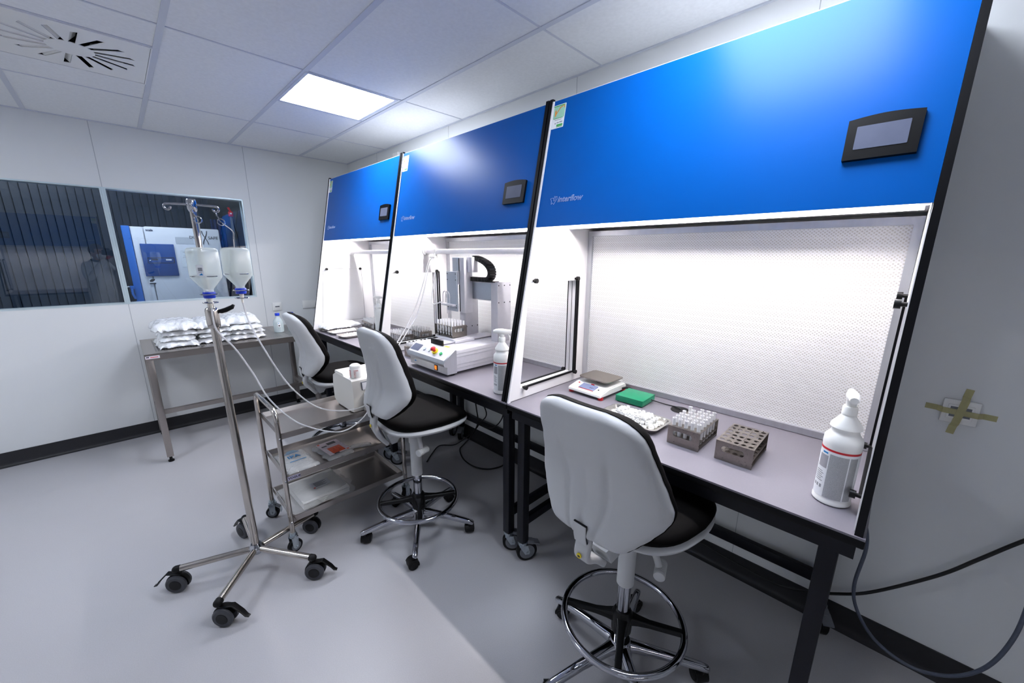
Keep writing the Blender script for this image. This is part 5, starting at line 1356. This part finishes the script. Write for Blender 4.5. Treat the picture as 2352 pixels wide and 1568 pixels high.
for i, an in enumerate((0.03, PI / 2 + 0.12)):
    mt = M.Rotation(an, 4, 'Y')
    pts = [(-0.085, 0.0145, 0), (-0.055, 0.0145, 0), (-0.042, -0.0005 - 0.0004 * i, 0), (0.042, -0.0005 - 0.0004 * i, 0), (0.055, 0.0145, 0), (0.085, 0.0145, 0)]
    o = MB().sweep([mt @ V(p) for p in pts], rrect(0, 0, 0.020, 0.0005, 0.0002), up=(0, 1, 0))
    o.build('tape_strip', tape_m, tp, local=True)
ab = thing('wall_detector', 'small white detector box on the wall above the farthest hood', 'detector', (1.13, 0, 2.47))
MB().box((0, -0.02, 0), (0.10, 0.04, 0.09), bev=0.008).build('housing', white_p, ab, local=True)
MB().sphere((0, -0.04, -0.015), (0.02, 0.012, 0.02)).build('lens', hub_m, ab, local=True)

# ------------------------------------------------------------------ cables
tag(MB().tube([(3.9, -0.045, 0.16), (4.066, -0.045, 0.124), (4.25, -0.045, 0.1), (4.46, -0.045, 0.095), (4.591, -0.04, 0.144), (4.664, -0.035, 0.18), (4.764, -0.03, 0.257), (4.917, -0.025, 0.437), (5.0, -0.025, 0.565), (5.074, -0.025, 0.683), (5.2, -0.02, 0.86), (5.3, -0.012, 1.0)], 0.0062, 10, k=8).build('power_cable', cable_m), 'thick black cable looped along the wall right of the nearest bench', 'cable')
tag(MB().tube([(4.55, -0.16, 0.80), (4.63, -0.15, 0.74), (4.69, -0.13, 0.62), (4.716, -0.12, 0.50), (4.709, -0.12, 0.32), (4.734, -0.12, 0.214), (4.804, -0.12, 0.12), (4.909, -0.12, 0.084), (5.002, -0.12, 0.127), (5.066, -0.12, 0.221), (5.098, -0.12, 0.361), (5.105, -0.11, 0.52), (5.10, -0.06, 0.75), (5.10, -0.012, 0.9)], 0.0062, 10, k=8).build('power_cable', cable_g), 'grey-blue cable hanging in a loop below the nearest hood', 'cable')
tag(MB().tube([(2.285, -0.1, 0.82), (2.30, -0.1, 0.47), (2.314, -0.1, 0.373), (2.33, -0.1, 0.25), (2.27, -0.12, 0.12), (2.20, -0.16, 0.02), (2.21, -0.2, 0.008), (2.283, -0.25, 0.007), (2.397, -0.294, 0.007), (2.527, -0.299, 0.007), (2.62, -0.249, 0.007), (2.66, -0.166, 0.007), (2.66, -0.1, 0.008)], 0.0055, 10, k=8).build('power_cable', cable_m), 'black cable hanging under the middle bench into a floor loop', 'cable')
tag(MB().tube([(2.40, -0.1, 0.82), (2.38, -0.1, 0.5), (2.44, -0.1, 0.36), (2.36, -0.1, 0.26), (2.28, -0.1, 0.16), (2.17, -0.14, 0.05), (2.12, -0.20, 0.008), (2.045, -0.295, 0.007), (2.12, -0.42, 0.007), (2.2, -0.52, 0.007)], 0.0045, 10, k=8).build('power_cable', cable_m), 'black cable from the middle bench running along the floor behind the chair', 'cable')
tag(MB().tube([(2.70, -0.12, 0.82), (2.665, -0.12, 0.48), (2.626, -0.12, 0.365), (2.528, -0.12, 0.276), (2.40, -0.115, 0.25), (2.34, -0.112, 0.30)], 0.0045, 10, k=8).build('power_cable', cable_m), 'black cable sagging under the middle bench beside its right legs', 'cable')

# ------------------------------------------------------------------ the photographer, seen only as a reflection in the window
gown_m = mat('pale_grey_gown', '#e2e7ec', 0.7, noise=(5, 0.05), bump=(9, 0.5, 0.02))
skin_m = mat('skin', '#b98a72', 0.55, noise=(20, 0.05))
hair_m = mat('hair_cover', '#4a3a3c', 0.7, noise=(60, 0.2))
glove_m = mat('orange_red_glove', '#c8402a', 0.45, noise=(30, 0.05))
def skinned(name, verts, edges, m, parent=None, sub=2, root=0):
    me = bpy.data.meshes.new(name)
    me.from_pydata([v[:3] for v in verts], edges, [])
    o = bpy.data.objects.new(name, me); col.objects.link(o)
    sm = o.modifiers.new('s', 'SKIN'); sm.use_smooth_shade = True
    for i, v in enumerate(verts):
        me.skin_vertices[0].data[i].radius = (v[3], v[4] if len(v) > 4 else v[3])
        me.skin_vertices[0].data[i].use_root = (i == root)
    ss = o.modifiers.new('u', 'SUBSURF'); ss.levels = sub; ss.render_levels = sub
    dg = bpy.context.evaluated_depsgraph_get()
    nm = bpy.data.meshes.new_from_object(o.evaluated_get(dg))
    bpy.data.objects.remove(o); bpy.data.meshes.remove(me)
    mb = MB(); mb.mesh(nm)
    return mb
# figure frame: +x of the figure points where it looks
PM = M.Translation((4.99, -2.235, 0)) @ M.Rotation(math.radians(137), 4, 'Z')
LM = PM.inverted()
camp = LM @ V((4.648, -2.006, 1.591))       # lens in the figure's frame
pv = [(0, 0, 0.98, .15, .17), (0.01, 0, 1.15, .125, .16), (0, 0, 1.32, .125, .19), (-0.02, 0, 1.45, .07, .12), (0.0, 0, 1.50, .055, .055),
      (0, 0.17, 1.41, .07), (0.10, 0.25, 1.17, .058), (camp.x - 0.16, 0.13, camp.z - 0.14, .043), (camp.x - 0.12, 0.085, camp.z - 0.09, .036),
      (0, -0.17, 1.41, .07), (0.10, -0.25, 1.17, .058), (camp.x - 0.16, -0.13, camp.z - 0.14, .043), (camp.x - 0.12, -0.085, camp.z - 0.09, .036),
      (0, 0.10, 0.86, .11), (0.01, 0.11, 0.50, .075), (-0.01, 0.115, 0.10, .05), (0.10, 0.13, 0.045, .045),
      (0, -0.10, 0.86, .11), (0.01, -0.11, 0.50, .075), (-0.01, -0.115, 0.10, .05), (0.10, -0.13, 0.045, .045)]
pe = [(0, 1), (1, 2), (2, 3), (3, 4), (2, 5), (5, 6), (6, 7), (7, 8), (2, 9), (9, 10), (10, 11), (11, 12), (0, 13), (13, 14), (14, 15), (15, 16), (0, 17), (17, 18), (18, 19), (19, 20)]
ps = tag(skinned('person', pv, pe, gown_m).build('person', gown_m), 'person in a pale grey gown and mask taking the photo, reflected in the window', 'person')
ps.location = PM.to_translation(); ps.rotation_euler = (0, 0, math.radians(137)); W[ps.name] = PM
L = dict(parent=ps, local=True)
hx, hz = 0.06, 1.615
hd_ = MB().sphere((hx, 0, hz), (0.098, 0.076, 0.118), 28, 20)
for v in hd_.bm.verts:      # jaw, nose and brow
    d = v.co - V((hx, 0, hz))
    if d.z < -0.03: v.co.y *= 1 - 0.9 * (-d.z - 0.03); v.co.x += 0.10 * (-d.z - 0.03)
    if d.x > 0.07 and abs(d.y) < 0.02 and -0.035 < d.z < 0.012: v.co.x += 0.022 * (1 - abs(d.y) / 0.02)
for s in (-1, 1): hd_.sphere((hx - 0.005, s * 0.077, hz - 0.005), (0.018, 0.008, 0.03), 12, 8)
hd_.cyl((hx - 0.02, 0, hz - 0.16), (hx - 0.01, 0, hz - 0.07), 0.052, 0.05, n=20)
hd_.build('head', skin_m, **L)
ey = MB()
for s in (-1, 1): ey.sphere((hx + 0.088, s * 0.032, hz + 0.012), (0.010, 0.013, 0.009), 12, 8)
ey.build('eyes', ink_m, **L)
hr = MB().sphere((hx - 0.012, 0, hz + 0.035), (0.105, 0.086, 0.105), 24, 16)
bmesh.ops.delete(hr.bm, geom=[v for v in hr.bm.verts if v.co.x - hx > 0.045 and v.co.z < hz + 0.05 or v.co.z < hz - 0.04], context='VERTS')
hr.build('hair', hair_m, **L)
mk = MB().sphere((hx + 0.045, 0, hz - 0.055), (0.068, 0.068, 0.058), 24, 16)
bmesh.ops.delete(mk.bm, geom=[v for v in mk.bm.verts if v.co.x < hx + 0.03], context='VERTS')
mk.build('face_mask', paper_m, **L)
MB().torus((hx - 0.03, 0, 1.485), 0.066, 0.016, axis=(0.2, 0, 1), n=28, m=10).build('collar', cable_m, **L)
for s in (-1, 1):
    wx, wy, wz = camp.x - 0.115, s * 0.082, camp.z - 0.085
    hv = [(wx, wy, wz, .030, .024), (wx + 0.035, wy - s * 0.006, wz + 0.035, .036, .022), (wx + 0.055, wy - s * 0.008, wz + 0.06, .034, .020)]
    he = [(0, 1), (1, 2)]
    mb = skinned('hand', hv, he, glove_m, sub=2)
    for f in range(4):
        o = (f - 1.5) * 0.018
        base = (wx + 0.045 - o * 0.4, wy - s * 0.006, wz + 0.062 + o)
        ln = [0.9, 1.0, 0.95, 0.75][f]
        fv = [(base[0], base[1], base[2], .0095), (base[0] + 0.028 * ln, wy - s * 0.016, base[2] + 0.006, .0092), (base[0] + 0.046 * ln, wy - s * 0.034, base[2] + 0.004, .0085), (base[0] + 0.046 * ln, wy - s * 0.050, base[2], .0075)]
        q = skinned('finger', fv, [(0, 1), (1, 2), (2, 3)], glove_m, sub=1)
        me = bpy.data.meshes.new('q'); q.bm.to_mesh(me); q.bm.free(); mb.mesh(me)
    fv = [(wx + 0.02, wy - s * 0.012, wz + 0.035, .012), (wx + 0.018, wy - s * 0.035, wz + 0.055, .011), (wx + 0.022, wy - s * 0.055, wz + 0.062, .0095), (wx + 0.03, wy - s * 0.066, wz + 0.064, .008)]
    q = skinned('thumb', fv, [(0, 1), (1, 2), (2, 3)], glove_m, sub=1)
    me = bpy.data.meshes.new('q'); q.bm.to_mesh(me); q.bm.free(); mb.mesh(me)
    mb.build('glove', glove_m, **L)
cm = thing('photo_camera', 'black camera held up by the person in the grey gown', 'camera', (4.648, -2.006, 1.591))
CMt = M(((FW.x, -RX.x, UP.x, 4.648), (FW.y, -RX.y, UP.y, -2.006), (FW.z, -RX.z, UP.z, 1.5913), (0, 0, 0, 1)))
o = MB().box((-0.105, 0, 0), (0.05, 0.135, 0.085), bev=0.01).box((-0.105, 0, 0.052), (0.05, 0.05, 0.03), bev=0.008).box((-0.095, -0.055, 0.0), (0.065, 0.03, 0.08), bev=0.01)
o.bm.transform(CMt); o.build('camera_body', plastic_black, cm)
o = MB().cyl((-0.085, 0, 0), (-0.015, 0, 0), 0.036, 0.04, n=28); o.bm.transform(CMt); o.build('lens_barrel', plastic_black, cm)
